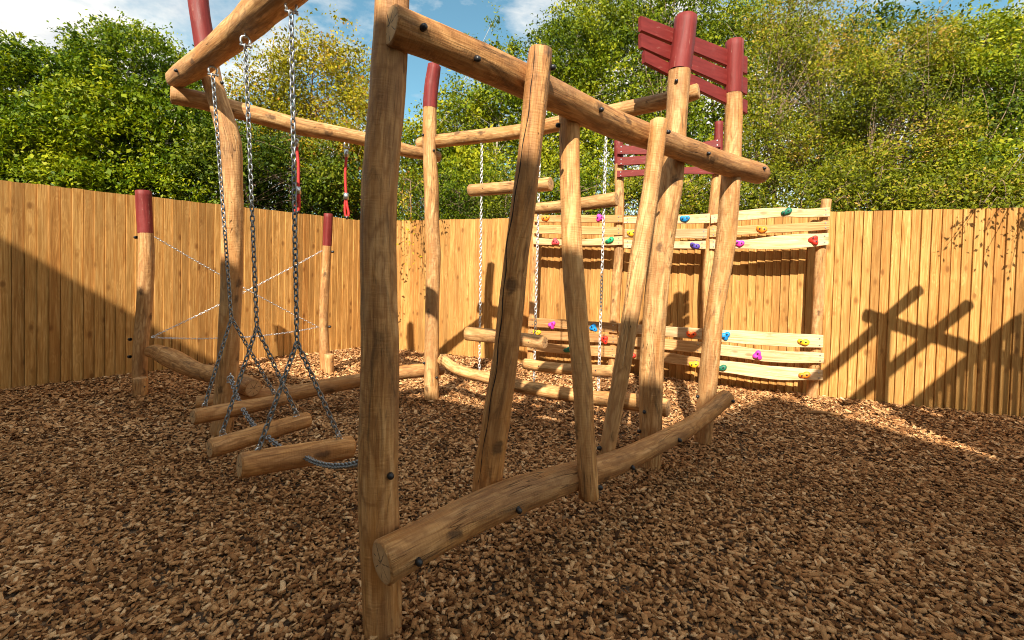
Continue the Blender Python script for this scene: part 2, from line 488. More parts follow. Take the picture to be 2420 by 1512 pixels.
# dome nut caps
def cap_mesh():
    me = bpy.data.meshes.new('bolt_cap')
    V, Fc = [], []
    prof = [(0.0175, -0.008), (0.0175, 0.004), (0.0185, 0.006), (0.018, 0.014), (0.0155, 0.021), (0.0105, 0.0265), (0.004, 0.029)]
    n = 14
    for r, z in prof:
        for k in range(n): V.append((r * math.cos(2 * math.pi * k / n), r * math.sin(2 * math.pi * k / n), z))
    for i in range(len(prof) - 1):
        for k in range(n): Fc.append((i * n + k, i * n + (k + 1) % n, (i + 1) * n + (k + 1) % n, (i + 1) * n + k))
    Fc.append(tuple(range((len(prof) - 1) * n, len(prof) * n)))
    me.from_pydata(V, [], Fc); me.materials.append(M['black'])
    me.polygons.foreach_set('use_smooth', [True] * len(Fc)); me.update()
    return me
CAP = cap_mesh()
def bolt(parent, p, d, s=1.0):
    o = bpy.data.objects.new('bolt_cap', CAP)
    q = Vector(d).normalized().to_track_quat('Z', 'Y')
    o.matrix_basis = Matrix.Translation(p) @ q.to_matrix().to_4x4() @ Matrix.Scale(s, 4)
    return link(o, parent)

# ------------------------------------------------------------------ chain
def link_mesh(name, pitch, wire, width, mat, nm=16, nr=7):
    me = bpy.data.meshes.new(name)
    a = width / 2 - wire / 2
    h = pitch / 2 + wire / 2 - a            # half straight length (centre line)
    path = []
    for k in range(nm):
        t = 2 * math.pi * k / nm
        x, z = a * math.cos(t), a * math.sin(t)
        z += h if math.sin(t) > 1e-6 else (-h if math.sin(t) < -1e-6 else 0)
        path.append((x, 0, z, t))
    V, Fc = [], []
    for x, y, z, t in path:
        nx, nz_ = math.cos(t), math.sin(t)
        for j in range(nr):
            u = 2 * math.pi * j / nr
            V.append((x + nx * wire / 2 * math.cos(u), wire / 2 * math.sin(u), z + nz_ * wire / 2 * math.cos(u)))
    for k in range(nm):
        for j in range(nr):
            k2, j2 = (k + 1) % nm, (j + 1) % nr
            Fc.append((k * nr + j, k2 * nr + j, k2 * nr + j2, k * nr + j2))
    me.from_pydata(V, [], Fc); me.materials.append(mat)
    me.polygons.foreach_set('use_smooth', [True] * len(Fc)); me.update()
    return me
LINK_A = link_mesh('chain_link', 0.034, 0.0095, 0.034, M['iron'])
LINK_Z = link_mesh('chain_link', 0.033, 0.008, 0.029, M['zinc'])
LINK_S = link_mesh('chain_link', 0.032, 0.0055, 0.022, M['steel'], 12, 6)
LINK_H = link_mesh('chain_link', 0.026, 0.0095, 0.036, M['iron'])
PITCH_OF = {LINK_A.name: 0.034, LINK_Z.name: 0.033, LINK_S.name: 0.032, LINK_H.name: 0.026}
def sag(A, B, d, n=14):
    return [Vector(A).lerp(Vector(B), t) - Vector((0, 0, d * 4 * t * (1 - t))) for t in np.linspace(0, 1, n)]
def chain(pts, lm, parent, name='chain', single=True, rot0=0.0):
    """links laid one after the other along the polyline, each turned a quarter against the last"""
    pitch = PITCH_OF[lm.name]
    P = np.array([tuple(p) for p in pts])
    seg = np.linalg.norm(np.diff(P, axis=0), axis=1); s = np.concatenate([[0], np.cumsum(seg)])
    n = max(1, int(round(s[-1] / pitch)))
    root = subempty(name, parent) if single else None
    mats = []
    for k in range(n):
        d = (k + 0.5) * s[-1] / n
        i = min(max(np.searchsorted(s, d) - 1, 0), len(seg) - 1)
        t = (d - s[i]) / seg[i]
        p = P[i] * (1 - t) + P[i + 1] * t
        q = Vector(P[i + 1] - P[i]).to_track_quat('Z', 'Y')
        wob = random.uniform(-0.16, 0.16)
        mats.append(Matrix.Translation(p) @ q.to_matrix().to_4x4() @ Matrix.Rotation(rot0 + math.pi / 2 * (k % 2) + wob + 0.5, 4, 'Z'))
    if single:
        for m_ in mats:
            o = bpy.data.objects.new('chain_link', lm); o.matrix_basis = m_; link(o, root)
        return root
    nv = len(lm.vertices); co = np.empty(nv * 3); lm.vertices.foreach_get('co', co); co = co.reshape(-1, 3)
    fs = [tuple(p.vertices) for p in lm.polygons]
    V, Fc = [], []
    for j, m_ in enumerate(mats):
        A = np.array(m_)
        V.extend((co @ A[:3, :3].T + A[:3, 3]).tolist()); Fc.extend([tuple(x + j * nv for x in f) for f in fs])
    o = mesh_obj(name, V, Fc, lm.materials[0], parent, True)
    o['kind'] = 'stuff'
    return o
def tube(V, Fc, pts, radii, n=6):
    P = np.array([tuple(p) for p in pts]); T, N, B = frames(P)
    b0 = len(V)
    for i in range(len(P)):
        for k in range(n):
            a = 2 * math.pi * k / n
            V.append(tuple(P[i] + (N[i] * math.cos(a) + B[i] * math.sin(a)) * radii[i]))
    for i in range(len(P) - 1):
        for k in range(n):
            Fc.append((b0 + i * n + k, b0 + i * n + (k + 1) % n, b0 + (i + 1) * n + (k + 1) % n, b0 + (i + 1) * n + k))
    Fc.append(tuple(b0 + k for k in range(n))[::-1]); Fc.append(tuple(b0 + (len(P) - 1) * n + k for k in range(n)))
def shackle(p, parent, s=1.0, ang=0.0):
    """a bow shackle with its pin, hanging below p"""
    V, Fc = [], []
    ca, sa = math.cos(ang), math.sin(ang)
    def W(x, y, z): return (p[0] + (x * ca - y * sa) * s, p[1] + (x * sa + y * ca) * s, p[2] + z * s)
    bow = [W(0.017, 0, -0.052)] + [W(0.024 * math.cos(t), 0, -0.022 + 0.024 * math.sin(t)) for t in np.linspace(-0.35, math.pi + 0.35, 11)] + [W(-0.017, 0, -0.052)]
    tube(V, Fc, bow, [0.0062 * s] * len(bow), 7)
    tube(V, Fc, [W(-0.028, 0, -0.052), W(0.028, 0, -0.052)], [0.0068 * s] * 2, 8)
    tube(V, Fc, [W(0.024, 0, -0.052), W(0.034, 0, -0.052)], [0.011 * s] * 2, 8)
    tube(V, Fc, [W(0, -0.001, 0.028), W(0, 0.001, -0.008)], [0.006 * s] * 2, 7)
    return mesh_obj('shackle', V, Fc, M['steel'], parent, True)

# ------------------------------------------------------------------ GROUND
def ground_z(x, y):
    z = 0.035 * mnoise.noise((x * 0.55, y * 0.55, 3.0)) + 0.018 * mnoise.noise((x * 1.7, y * 1.7, 9.0))
    z += -0.055 / (1 + math.exp(-(x - 2.6) * 2.2)) * (1 / (1 + math.exp(-(y - 3.6) * 2)))
    return z
FEET = [(p.x, p.y) for p in (at(905, 1507, 1.83), at(1535, 1122, 3.39), at(1660, 1045, 3.92), at(1020, 950, 5.05), at(519, 1040, 3.92), at(331, 930, 5.05), at(772, 880, 6.28), at(1917, 950, 5.62))]
def ground_np(x, y):
    z = np.array([ground_z(a, c) for a, c in zip(x, y)])
    for bx, by in FEET:                          # chips heaped a little round each post
        z += 0.034 * np.exp(-((x - bx) ** 2 + (y - by) ** 2) / 0.026)
    return z
gm, nt, bs, out = newmat('chip_bed')
b = NB(nt)
co = b.n('ShaderNodeTexCoord').outputs['Object']
vo = nt.nodes.new('ShaderNodeTexVoronoi'); b.l(co, vo.inputs['Vector']); vo.inputs['Scale'].default_value = 45
c = b.ramp(b.n('ShaderNodeSeparateColor', Color=vo.outputs['Color']).outputs[0], [(0.0, (0.05, 0.028, 0.014)), (0.6, (0.12, 0.07, 0.035)), (1.0, (0.22, 0.135, 0.07))])
b.l(c, bs.inputs['Base Color']); bs.inputs['Roughness'].default_value = 0.95
b.bump(vo.outputs['Distance'], 0.8, 0.02, bs)
gx = np.concatenate([np.linspace(-60, -9, 8), np.linspace(-8, 8, 65), np.linspace(9, 60, 8)])
gy = np.concatenate([np.linspace(-40, -3, 6), np.linspace(-2.5, 9.5, 49), np.linspace(11, 90, 8)])
GV = [(x, y, ground_z(x, y)) for y in gy for x in gx]
nx_ = len(gx)
GF = [(j * nx_ + i, j * nx_ + i + 1, (j + 1) * nx_ + i + 1, (j + 1) * nx_ + i) for j in range(len(gy) - 1) for i in range(nx_ - 1)]
g_ = mesh_obj('ground', GV, GF, gm, None, True); g_['kind'] = 'structure'

# fence lines (plan): y = 11.535+1.1186x on the left, y = 7.475-0.377x on the right
LF_DIR = Vector((0.6665, 0.7455, 0)); RF_DIR = Vector((0.9357, -0.3528, 0))
CORNER = Vector((-2.715, 8.498, 0))
RF_N, RF_C = (0.3528, 0.9357), 6.994
FENCE_H = 2.385

def bulk_mesh(name, co, faces_n, nf_per, idx, rnd, mat, parent=None, kind=None, smooth=False):
    me = bpy.data.meshes.new(name)
    nv = len(co)
    me.vertices.add(nv); me.vertices.foreach_set('co', co.astype('f').ravel())
    me.loops.add(idx.size); me.loops.foreach_set('vertex_index', idx.astype('i').ravel())
    np_ = idx.size // faces_n
    me.polygons.add(np_)
    me.polygons.foreach_set('loop_start', np.arange(0, idx.size, faces_n, dtype='i'))
    me.polygons.foreach_set('loop_total', np.full(np_, faces_n, 'i'))
    if smooth: me.polygons.foreach_set('use_smooth', np.ones(np_, bool))
    me.materials.append(mat)
    a = me.attributes.new('rnd', 'FLOAT', 'POINT'); a.data.foreach_set('value', rnd.astype('f'))
    me.update(calc_edges=True); me.validate()
    o = link(bpy.data.objects.new(name, me), parent)
    if kind: o['kind'] = kind
    return o

def inside_yard(x, y):
    return (y < 11.50 + 1.1186 * x) & (y < 7.44 - 0.377 * x)
def chips(n, y0, y1, seed, big, sides):
    r = np.random.default_rng(seed)
    x = np.empty(0); y = np.empty(0)
    while len(x) < n:
        yy = np.sqrt(r.uniform(y0 ** 2, y1 ** 2, n)); xx = r.uniform(-1.34, 1.34, n) * (yy + 0.25)
        k = inside_yard(xx, yy); x = np.concatenate([x, xx[k]]); y = np.concatenate([y, yy[k]])
    x, y = x[:n], y[:n]
    z = ground_np(x, y) + r.uniform(-0.010, 0.028, n)
    L = r.lognormal(math.log(0.031 * big), 0.42, n); W = np.minimum(L * r.uniform(0.3, 0.85, n), 0.035 * big); H = r.uniform(0.003, 0.008, n)
    yaw = r.uniform(0, 2 * math.pi, n); pit = r.normal(0, 0.31, n); rol = r.normal(0, 0.35, n)
    cy, sy, cp, sp, cr, sr = np.cos(yaw), np.sin(yaw), np.cos(pit), np.sin(pit), np.cos(rol), np.sin(rol)
    X = np.stack([cy * cp, sy * cp, -sp], 1)
    Yv = np.stack([cy * sp * sr - sy * cr, sy * sp * sr + cy * cr, cp * sr], 1)
    Z = np.cross(X, Yv)
    sh = r.uniform(-0.22, 0.22, (n, 4)); tp = r.uniform(0.72, 1.0, (n, 4))
    C = np.stack([x, y, z], 1)
    top = []
    for i, (a, c_) in enumerate(((-1, -1), (1, -1), (1, 1), (-1, 1))):
        top.append(C + X * ((a + sh[:, i] * 0.5) * L / 2)[:, None] + Yv * (c_ * tp[:, i] * W / 2)[:, None] + Z * (H / 2)[:, None])
    V = top
    if sides: V = top + [t - Z * H[:, None] for t in top]
    k = len(V)
    co = np.stack(V, 1).reshape(-1, 3)
    base = (np.arange(n) * k)[:, None]
    fl = [[0, 1, 2, 3]]
    if sides: fl += [[0, 4, 5, 1], [1, 5, 6, 2], [2, 6, 7, 3], [3, 7, 4, 0]]
    idx = np.concatenate([base + np.array(f) for f in fl], 1).reshape(-1, 4)
    damp = np.array([mnoise.noise((a * 1.1, c_ * 1.1, 4.0)) + 0.6 * mnoise.noise((a * 3.1, c_ * 3.1, 7.0)) for a, c_ in zip(x, y)])
    rnd = np.repeat(np.clip(r.normal(0.50, 0.26, n) + 0.10 * damp, 0, 1), k)
    return co, idx, rnd
cm, nt, bs, out = newmat('wood_chip')
b = NB(nt)
c = b.ramp(b.attr('rnd').outputs['Fac'], [(0.0, (0.06, 0.023, 0.007)), (0.25, (0.21, 0.086, 0.026)), (0.5, (0.45, 0.22, 0.083)), (0.78, (0.63, 0.355, 0.155)), (1.0, (0.80, 0.52, 0.27))])
co = b.n('ShaderNodeTexCoord').outputs['Object']
fb = b.noise(b.mapping(co, (1, 1, 1)), 160, 4, 0.7)
c = b.mix(b.ramp(fb, [(0.45, 0.0), (0.7, 0.5)]), c, (0.08, 0.045, 0.022))
b.l(c, bs.inputs['Base Color']); bs.inputs['Roughness'].default_value = 0.85; bs.inputs['Specular IOR Level'].default_value = 0.2
b.bump(fb, 0.4, 0.003, bs)
parts_ = [chips(104000, 1.15, 3.6, 1, 0.71, True), chips(130000, 3.6, 5.6, 2, 0.80, False), chips(85000, 5.6, 8.7, 3, 1.05, False)]
offs, CO, ID, RN = 0, [], [], []
for co_, id_, rn_ in parts_:
    CO.append(co_); ID.append(id_ + offs); RN.append(rn_); offs += len(co_)
ch = bulk_mesh('wood_chips', np.concatenate(CO), 4, 1, np.concatenate(ID), np.concatenate(RN), cm, None, 'stuff')
tag(ch, 'brown bark and wood chips covering the whole play yard floor', 'wood chips')

# ------------------------------------------------------------------ HOUSE behind the viewer (its eaves throw the long shade)
hm = simple('house_render', (0.55, 0.5, 0.42), 0.9, 0, 0.12, 6)
tm = simple('roof_tile', (0.16, 0.09, 0.06), 0.85, 0, 0.3, 30)
glass = simple('window_glass', (0.03, 0.035, 0.04), 0.08)
white = simple('white_frame', (0.75, 0.75, 0.73), 0.5)
EV, NV = Vector((0.9119, -0.4104, 0)), Vector((0.4104, 0.9119, 0))
HB = Vector((0, -4.31, 0))
def hp(s, t, z): v = HB + EV * s + NV * t; return (v.x, v.y, z)
def hexa(name, a, parent, mat): # a: 8 corners bottom 4 then top 4
    return mesh_obj(name, a, [(0, 3, 2, 1), (4, 5, 6, 7), (0, 1, 5, 4), (1, 2, 6, 5), (2, 3, 7, 6), (3, 0, 4, 7)], mat, parent)
def hbox(name, s0, s1, t0, t1, z0, z1, parent, mat):
    return hexa(name, [hp(s0, t0, z0), hp(s1, t0, z0), hp(s1, t1, z0), hp(s0, t1, z0), hp(s0, t0, z1), hp(s1, t0, z1), hp(s1, t1, z1), hp(s0, t1, z1)], parent, mat)
house = thing('house', 'two storey rendered house with tiled roof standing behind the viewer', 'house', hp(0, -3, 0))
hbox('wall', -14, 12, -7.5, -0.35, -0.3, 6.8, house, hm)
mesh_obj('roof', [hp(-14.2, 0, 6.85), hp(12.2, 0, 6.85), hp(12.2, -4, 9.3), hp(-14.2, -4, 9.3), hp(12.2, -8, 6.85), hp(-14.2, -8, 6.85),
                  hp(-14.2, 0, 7.0), hp(12.2, 0, 7.0), hp(12.2, -4, 9.45), hp(-14.2, -4, 9.45), hp(12.2, -8, 7.0), hp(-14.2, -8, 7.0)],
         [(0, 1, 7, 6), (6, 7, 8, 9), (9, 8, 10, 11), (1, 2, 8, 7), (2, 4, 10, 8), (0, 6, 9, 3), (3, 9, 11, 5), (0, 3, 2, 1), (3, 5, 4, 2), (5, 11, 10, 4)], tm, house)
def gp(s, t, z): return hp(s, t, z)
GS = 1.2  # unseen roof gable, placed and widened to cast the shade bump at right
mesh_obj('shade_gable', [gp(GS - 1.75, -0.2, 6.9), gp(GS + 2.3, -0.2, 6.9), gp(GS, -0.2, 9.1), gp(GS - 1.75, -4.5, 6.9), gp(GS + 2.3, -4.5, 6.9), gp(GS, -4.5, 9.1)],
         [(0, 1, 2), (3, 5, 4), (0, 2, 5, 3), (1, 4, 5, 2), (0, 3, 4, 1)], tm, house)
for s in (-10, -6, -2.5, 1.5, 5.5, 9):
    for z in (0.9, 3.9):
        f_ = hbox('window', s - 0.6, s + 0.6, -0.36, -0.30, z, z + 1.3, house, white)
        hbox('pane', s - 0.52, s + 0.52, -0.3, -0.292, z + 0.08, z + 1.22, f_, glass)

# ------------------------------------------------------------------ FENCES
def board_mesh(i):
    """feather-edge board: thick on its near edge, thin on the other, slightly cupped"""
    wv = random.uniform(-0.0015, 0.0015)
    n = 5
    V, Fc = [], []
    zs = np.linspace(-0.18, FENCE_H + random.uniform(-0.006, 0.004), n)
    for z in zs:
        bow = random.uniform(-0.0018, 0.0018)
        V += [(0.0, 0.004 + bow, z), (0.003, 0.026 + bow, z), (0.06, 0.0165 + bow + wv, z), (0.0962, 0.0100 + bow, z), (0.0985, 0.002 + bow, z), (0.122, -0.012 + bow, z)]
    for j in range(n - 1):
        for k in range(6):
            Fc.append((j * 6 + k, (j + 1) * 6 + k, (j + 1) * 6 + (k + 1) % 6, j * 6 + (k + 1) % 6))
    Fc.append((0, 1, 2, 3, 4, 5)); Fc.append(tuple((n - 1) * 6 + k for k in range(6))[::-1])
    me = bpy.data.meshes.new('board'); me.from_pydata(V, [], Fc); me.materials.append(M['fence']); me.update()
    return me
BOARDS = [board_mesh(i) for i in range(10)]
def fence(name, label, start, d, length, nrm):
    root = thing(name, label, 'fence', start, 'close boarded fences round the yard')
    n = int(length / 0.0995)
    for i in range(n):
        o = bpy.data.objects.new('board', random.choice(BOARDS))
        p = start + d * (i * 0.0995)
        X = d; Yv = nrm; Z = X.cross(Yv)
        flip = 1
        m_ = Matrix((X, Yv, Vector((0, 0, 1)))).transposed().to_4x4()
        o.matrix_basis = Matrix.Translation(p + nrm * random.uniform(-0.001, 0.001)) @ m_ @ Matrix.Rotation(random.uniform(-0.0022, 0.0022), 4, 'Y')
        link(o, root)
    for z in (0.35, 1.2, 2.05):
        a = start - nrm * 0.042; e_ = start + d * length - nrm * 0.042
        V = []
        for p in (a, e_):
            for t, h in ((-0.035, -0.04), (0.035, -0.04), (0.035, 0.04), (-0.035, 0.04)): V.append(p + nrm * t + Vector((0, 0, z + h)))
        mesh_obj('rail', V, [(0, 1, 2, 3)[::-1], (4, 5, 6, 7), (0, 1, 5, 4), (1, 2, 6, 5), (2, 3, 7, 6), (3, 0, 4, 7)], M['fence'], root)
    return root
LN = Vector((0.7455, -0.6665, 0)); RN_ = Vector((-0.3528, -0.9357, 0))
fence('board_fence', 'golden close board fence on the left crossed by a diagonal shadow edge', CORNER - LF_DIR * 6.1, LF_DIR, 6.1, LN)
fence('board_fence', 'golden close board fence behind the climbing wall and to the right', CORNER + Vector((0.03, 0, 0)), RF_DIR, 11.6, RN_)

# ------------------------------------------------------------------ CLIMBING FRAME
frame = thing('climbing_frame', 'big peeled log climbing frame with red post tops, top and bottom beams and leaning poles', 'climbing frame', (0, 2.9, 0))
# posts
p1 = post('post', [(940, -430, 70), (927, 0, 82), (916, 200, 85), (896, 457, 87), (897, 720, 91), (899, 827, 92), (895, 1099, 94), (896, 1235, 95), (901, 1371, 95), (905, 1507, 98)], 1.83, 1.83, frame, None, 'thickest post at the front of the frame', M['logdark'])
p2 = post('post', [(1622, 42, 53), (1606, 170, 55), (1598, 287, 50), (1586, 440, 55), (1562, 592, 56), (1547, 744, 56), (1539, 897, 56), (1535, 1122, 50)], 3.39, 3.52, frame, 170)
p3 = post('post', [(1736, 98, 42), (1732, 222, 43), (1733, 300, 43), (1722, 490, 48), (1709, 617, 48), (1689, 744, 45), (1674, 897, 46), (1660, 1045, 42)], 3.92, 3.86, frame, 222)
p4 = post('post', [(1026, 155, 30), (1020, 200, 32), (1016, 250, 32), (1015, 300, 32), (1015, 356, 32), (1019, 432, 35), (1020, 508, 34), (1024, 610, 34), (1021, 737, 33), (1020, 860, 35), (1020, 950, 34)], 5.05, 5.05, frame, 256)
p5 = post('post', [(466, -90, 46), (469, 0, 51), (477, 60, 51), (491, 140, 52), (505, 203, 51), (520, 254, 51), (535, 305, 55), (545, 356, 55), (549, 457, 53), (548, 600, 54), (546, 700, 54), (538, 870, 55), (527, 985, 55), (519, 1040, 57)], 3.92, 3.92, frame, 146)
# leaning poles, woven in front of and behind the beams
q1 = post('leaning_pole', [(1278, 119, 57), (1258, 305, 56), (1240, 457, 57), (1219, 610, 58), (1206, 737, 61), (1197, 827, 60), (1177, 963, 64), (1158, 1099, 66), (1150, 1168, 67)], 2.2, 2.1, frame, None, 'leaning pole with a long dark crack', M['logdark'], False)
q2 = post('leaning_pole', [(1343, 236, 46), (1346, 302, 48), (1347, 440, 48), (1352, 592, 48), (1363, 744, 49), (1376, 897, 48), (1382, 1008, 47), (1388, 1099, 48), (1392, 1176, 49)], 2.34, 2.63, frame, None, None, None, False)
q3 = post('leaning_pole', [(1559, 286, 42), (1538, 440, 42), (1513, 592, 44), (1491, 744, 41), (1466, 897, 41), (1453, 963, 39), (1434, 1067, 37), (1432, 1088, 37)], 2.78, 2.92, frame, None, None, None, False)
# a long drying crack: a narrow groove strip let into the first leaning pole
def crack_strip(pts, wdt, parent):
    """a narrow dark groove let into the bark side, following the trunk's own surface"""
    tree_ = BVHTree.FromPolygons([tuple(v.co) for v in parent.data.vertices], [tuple(p.vertices) for p in parent.data.polygons])
    V, Fc, ok = [], [], []
    n = 60
    Q = catmull([(x, y, 0) for x, y in pts], n)
    for i, (x, y, _) in enumerate(Q):
        d = ray(x + 1.2 * math.sin(i * 0.9), y).normalized()
        h, nr_, _, _ = tree_.ray_cast(E, d)
        if h is None: continue
        s_ = wdt * (0.35 + 0.65 * math.sin(math.pi * min(1, (i + 2) / n)) + 0.25 * math.sin(i * 1.7))
        sd_ = nr_.cross(Vector((0, 0, 1))).normalized()
        V += [h + nr_ * 0.0012 - sd_ * s_, h + nr_ * 0.0012 + sd_ * s_, h - nr_ * 0.01]
    for i in range(len(V) // 3 - 1):
        a = i * 3
        for k in range(3): Fc.append((a + k, a + 3 + k, a + 3 + (k + 1) % 3, a + (k + 1) % 3))
    return mesh_obj('crack', V, Fc, simple('crack_shade', (0.02, 0.012, 0.007), 1.0), parent)
# beams
def beam(rows, A, B, parent=frame, label=None, mat=None, zfix=None, name='beam', bevel=0.008, rough=0.6):
    P, Rr = [], []
    for x, y, wd in rows:
        p = at_z(x, y, zfix) if zfix else at_line(x, y, A, B)
        P.append(p); Rr.append(wrad(p, wd, False))
    o = log(name, P, Rr, parent, mat, bevel=bevel, rough=rough)
    if label: o['label'] = label
    return o
b1 = beam([(926, 60, 92), (1080, 121, 84), (1243, 194, 76), (1436, 286, 65), (1535, 324, 58), (1640, 361, 54), (1710, 387, 52), (1796, 411, 47)], None, None, zfix=2.43, label='top beam at the front sloping away to the right', mat=M['logdark'])
b0 = beam([(905, 1328, 106), (995, 1280, 95), (1108, 1220, 89), (1221, 1171, 82), (1340, 1131, 68), (1448, 1097, 56), (1550, 1050, 47), (1640, 1001, 40), (1716, 940, 37)], (-0.475, 1.655), (1.83, 3.78), label='curved bottom beam at the front', mat=M['logdark'], rough=0.35)
B4A, B4B = at_z(416, 188, 3.1), at_z(640, 5, 3.1)
d4 = (B4B - B4A).normalized()
o = log('beam', [B4A, at_z(455, 160, 3.1), at_z(520, 112, 3.1), at_z(580, 62, 3.13), B4B, B4B + d4 * 0.8, B4B + d4 * 1.6], [0.078, 0.088, 0.09, 0.1, 0.106, 0.1, 0.095], frame, M['log'], bevel=0.012)
b4 = o
b2 = beam([(407, 224, 41), (478, 238, 40), (552, 258, 40), (640, 281, 39), (712, 300, 39), (828, 322, 33), (909, 341, 31), (960, 356, 30), (1038, 371, 24)], (-2.71, 4.12), (-0.93, 5.2))
b3 = beam([(993, 341, 30), (1034, 334, 31), (1226, 311, 34), (1318, 293, 35), (1480, 258, 37), (1574, 237, 38), (1649, 215, 36)], (-1.03, 5.2), (1.436, 3.60))
b5 = beam([(466, 955, 36), (560, 941, 36), (690, 929, 36), (768, 914, 36), (852, 899, 33), (947, 881, 32), (1002, 875, 31), (1046, 873, 26)], (-2.86, 4.05), (-0.93, 5.22), mat=M['logdark'])
b6 = beam([(1043, 848, 26), (1086, 876, 25), (1159, 894, 28), (1222, 911, 31), (1355, 934, 33), (1506, 951, 42), (1577, 964, 43)], (-0.793, 5.05), (1.26, 3.62))
def seat(par, x, y, Y, d):
    # move the cap along its own direction until it sits on the log
    tr = BVHTree.FromPolygons([tuple(v.co) for v in par.data.vertices], [tuple(p.vertices) for p in par.data.polygons])
    p = at(x, y, Y); dv = Vector(d).normalized()
    h, nr_, _, _ = tr.ray_cast(E, ray(x, y).normalized())
    if h is None:
        h, nr_, _, _ = tr.find_nearest(p)
    bolt(par, h + dv * 0.002, (dv + nr_ * 0.5), 0.76)
FRN = (0.69, -0.72, 0.0)
for par, x, y, Y, d in ((b1, 999, 66, 1.79, FRN), (b1, 1418, 260, 2.63, FRN), (b1, 1672, 363, 3.43, FRN), (b1, 1804, 398, 4.0, (0.8, -0.6, 0)), (b1, 1126, 138, 2.0, (0.6, -0.6, -0.5)),
                        (q1, 1302, 160, 2.1, (0.9, -0.4, 0)), (q3, 1578, 312, 2.9, (0.95, -0.3, 0)), (q2, 1317, 297, 2.6, (-0.95, -0.3, 0)),
                        (q2, 1417, 1152, 2.34, (0.95, -0.3, 0)), (q3, 1419, 1059, 2.78, (-0.95, -0.2, 0)), (p2, 1598, 192, 3.42, (-0.1, -1, 0)), (p2, 1523, 973, 3.32, (-0.2, -1, 0)), (p2, 1506, 1020, 3.37, (-1, -0.2, 0)),
                        (p1, 922, 1123, 1.77, (0.4, -0.9, 0)), (p4, 1025, 356, 4.98, (0.3, -1, 0)), (p4, 1001, 319, 5.02, (-1, -0.3, 0)), (p4, 1004, 858, 5.0, (-1, -0.3, 0)), (p4, 1031, 892, 5.0, (0.6, -0.8, 0)),
                        (b0, 988, 1325, 1.74, (0.6, -0.7, -0.4)), (b0, 1224, 1203, 2.11, (0.6, -0.7, -0.5)), (b0, 1493, 1103, 2.72, (0.6, -0.7, -0.4)), (b0, 1604, 1039, 3.15, (0.6, -0.7, -0.4)), (b0, 1730, 948, 3.75, (0.8, -0.6, 0)),
                        (b4, 419, 167, 3.95, (-0.9, -0.2, 0.2)), (p5, 531, 192, 3.9, (1, -0.2, 0)), (p3, 1645, 937, 3.9, (-1, -0.3, 0))):
    seat(par, x, y, Y, d)

# flat board following a wavy outline on a vertical plane
def plank(name, top, bot, n, c, thick, parent, mat, cols=14, wav=0.0, seed=0, edge=0.005):
    """top / bottom edges given as survey points; the board stands `thick` behind the plane n.p = c"""
    A, B = catmull([(*at_plane(x, y, n, c),) for x, y in top], cols), catmull([(*at_plane(x, y, n, c),) for x, y in bot], cols)
    nn = np.array([-n[0], -n[1], 0.0]); nn /= np.linalg.norm(nn)
    org = (A[0] + B[-1]) / 2
    d = B[-1] - B[0]; d[2] = 0; d /= np.linalg.norm(d)
    V, Fc = [], []
    for i in range(cols):
        t, bt = A[i].copy(), B[i].copy()
        t[2] += wav * mnoise.noise((i * 0.45 + seed, 1.3, seed)); bt[2] += wav * mnoise.noise((i * 0.45 + seed, 8.3, seed))
        e_ = np.array([0, 0, edge])
        V += [t - e_, bt + e_, bt - nn * edge, bt - nn * (thick - edge), bt + e_ - nn * thick, t - e_ - nn * thick, t - nn * (thick - edge), t - nn * edge]
    for i in range(cols - 1):
        for k in range(8):
            Fc.append((i * 8 + k, i * 8 + (k + 1) % 8, (i + 1) * 8 + (k + 1) % 8, (i + 1) * 8 + k))
    Fc.append(tuple(range(8))[::-1]); Fc.append(tuple((cols - 1) * 8 + k for k in range(8)))
    # local frame: x along the board
    Mx = Matrix(((d[0], d[1], 0), (-d[1], d[0], 0), (0, 0, 1))).transposed().to_4x4()
    Mx.translation = Vector(org); inv = Mx.inverted()
    me = bpy.data.meshes.new(name)
    me.from_pydata([tuple(inv @ Vector(v)) for v in V], [], Fc); me.materials.append(mat); me.update()
    ob = bpy.data.objects.new(name, me); ob.matrix_basis = Mx
    link(ob, parent)
    return ob
# red boards behind the heads of the two right posts
BD = Vector((1.133, 0.63, 0)).normalized(); bn = (-BD.y, BD.x)
BC = bn[0] * 0.979 + bn[1] * 3.40
for (l0, l1, r0, r1) in ((36, 72, 134, 175), (77, 111, 184, 224), (118, 147, 237, 269)):
    xl = 1516 if l0 < 100 else 1524
    plank('red_board', [(xl, l0), (1640, l0 + (r0 - l0) * 0.49), (1767, r0)], [(xl, l1), (1640, l1 + (r1 - l1) * 0.49), (1766, r1)], bn, BC, 0.032, frame, M['redplank'], 8, 0.004, l0, 0.004)

# crack in the first leaning pole
crack_strip([(1263, 121), (1259, 170), (1252, 240), (1242, 310), (1230, 380), (1222, 440), (1208, 520), (1197, 590), (1195, 640), (1188, 720), (1180, 800), (1172, 880), (1158, 960), (1146, 1040), (1135, 1110), (1130, 1140)], 0.0032, q1)

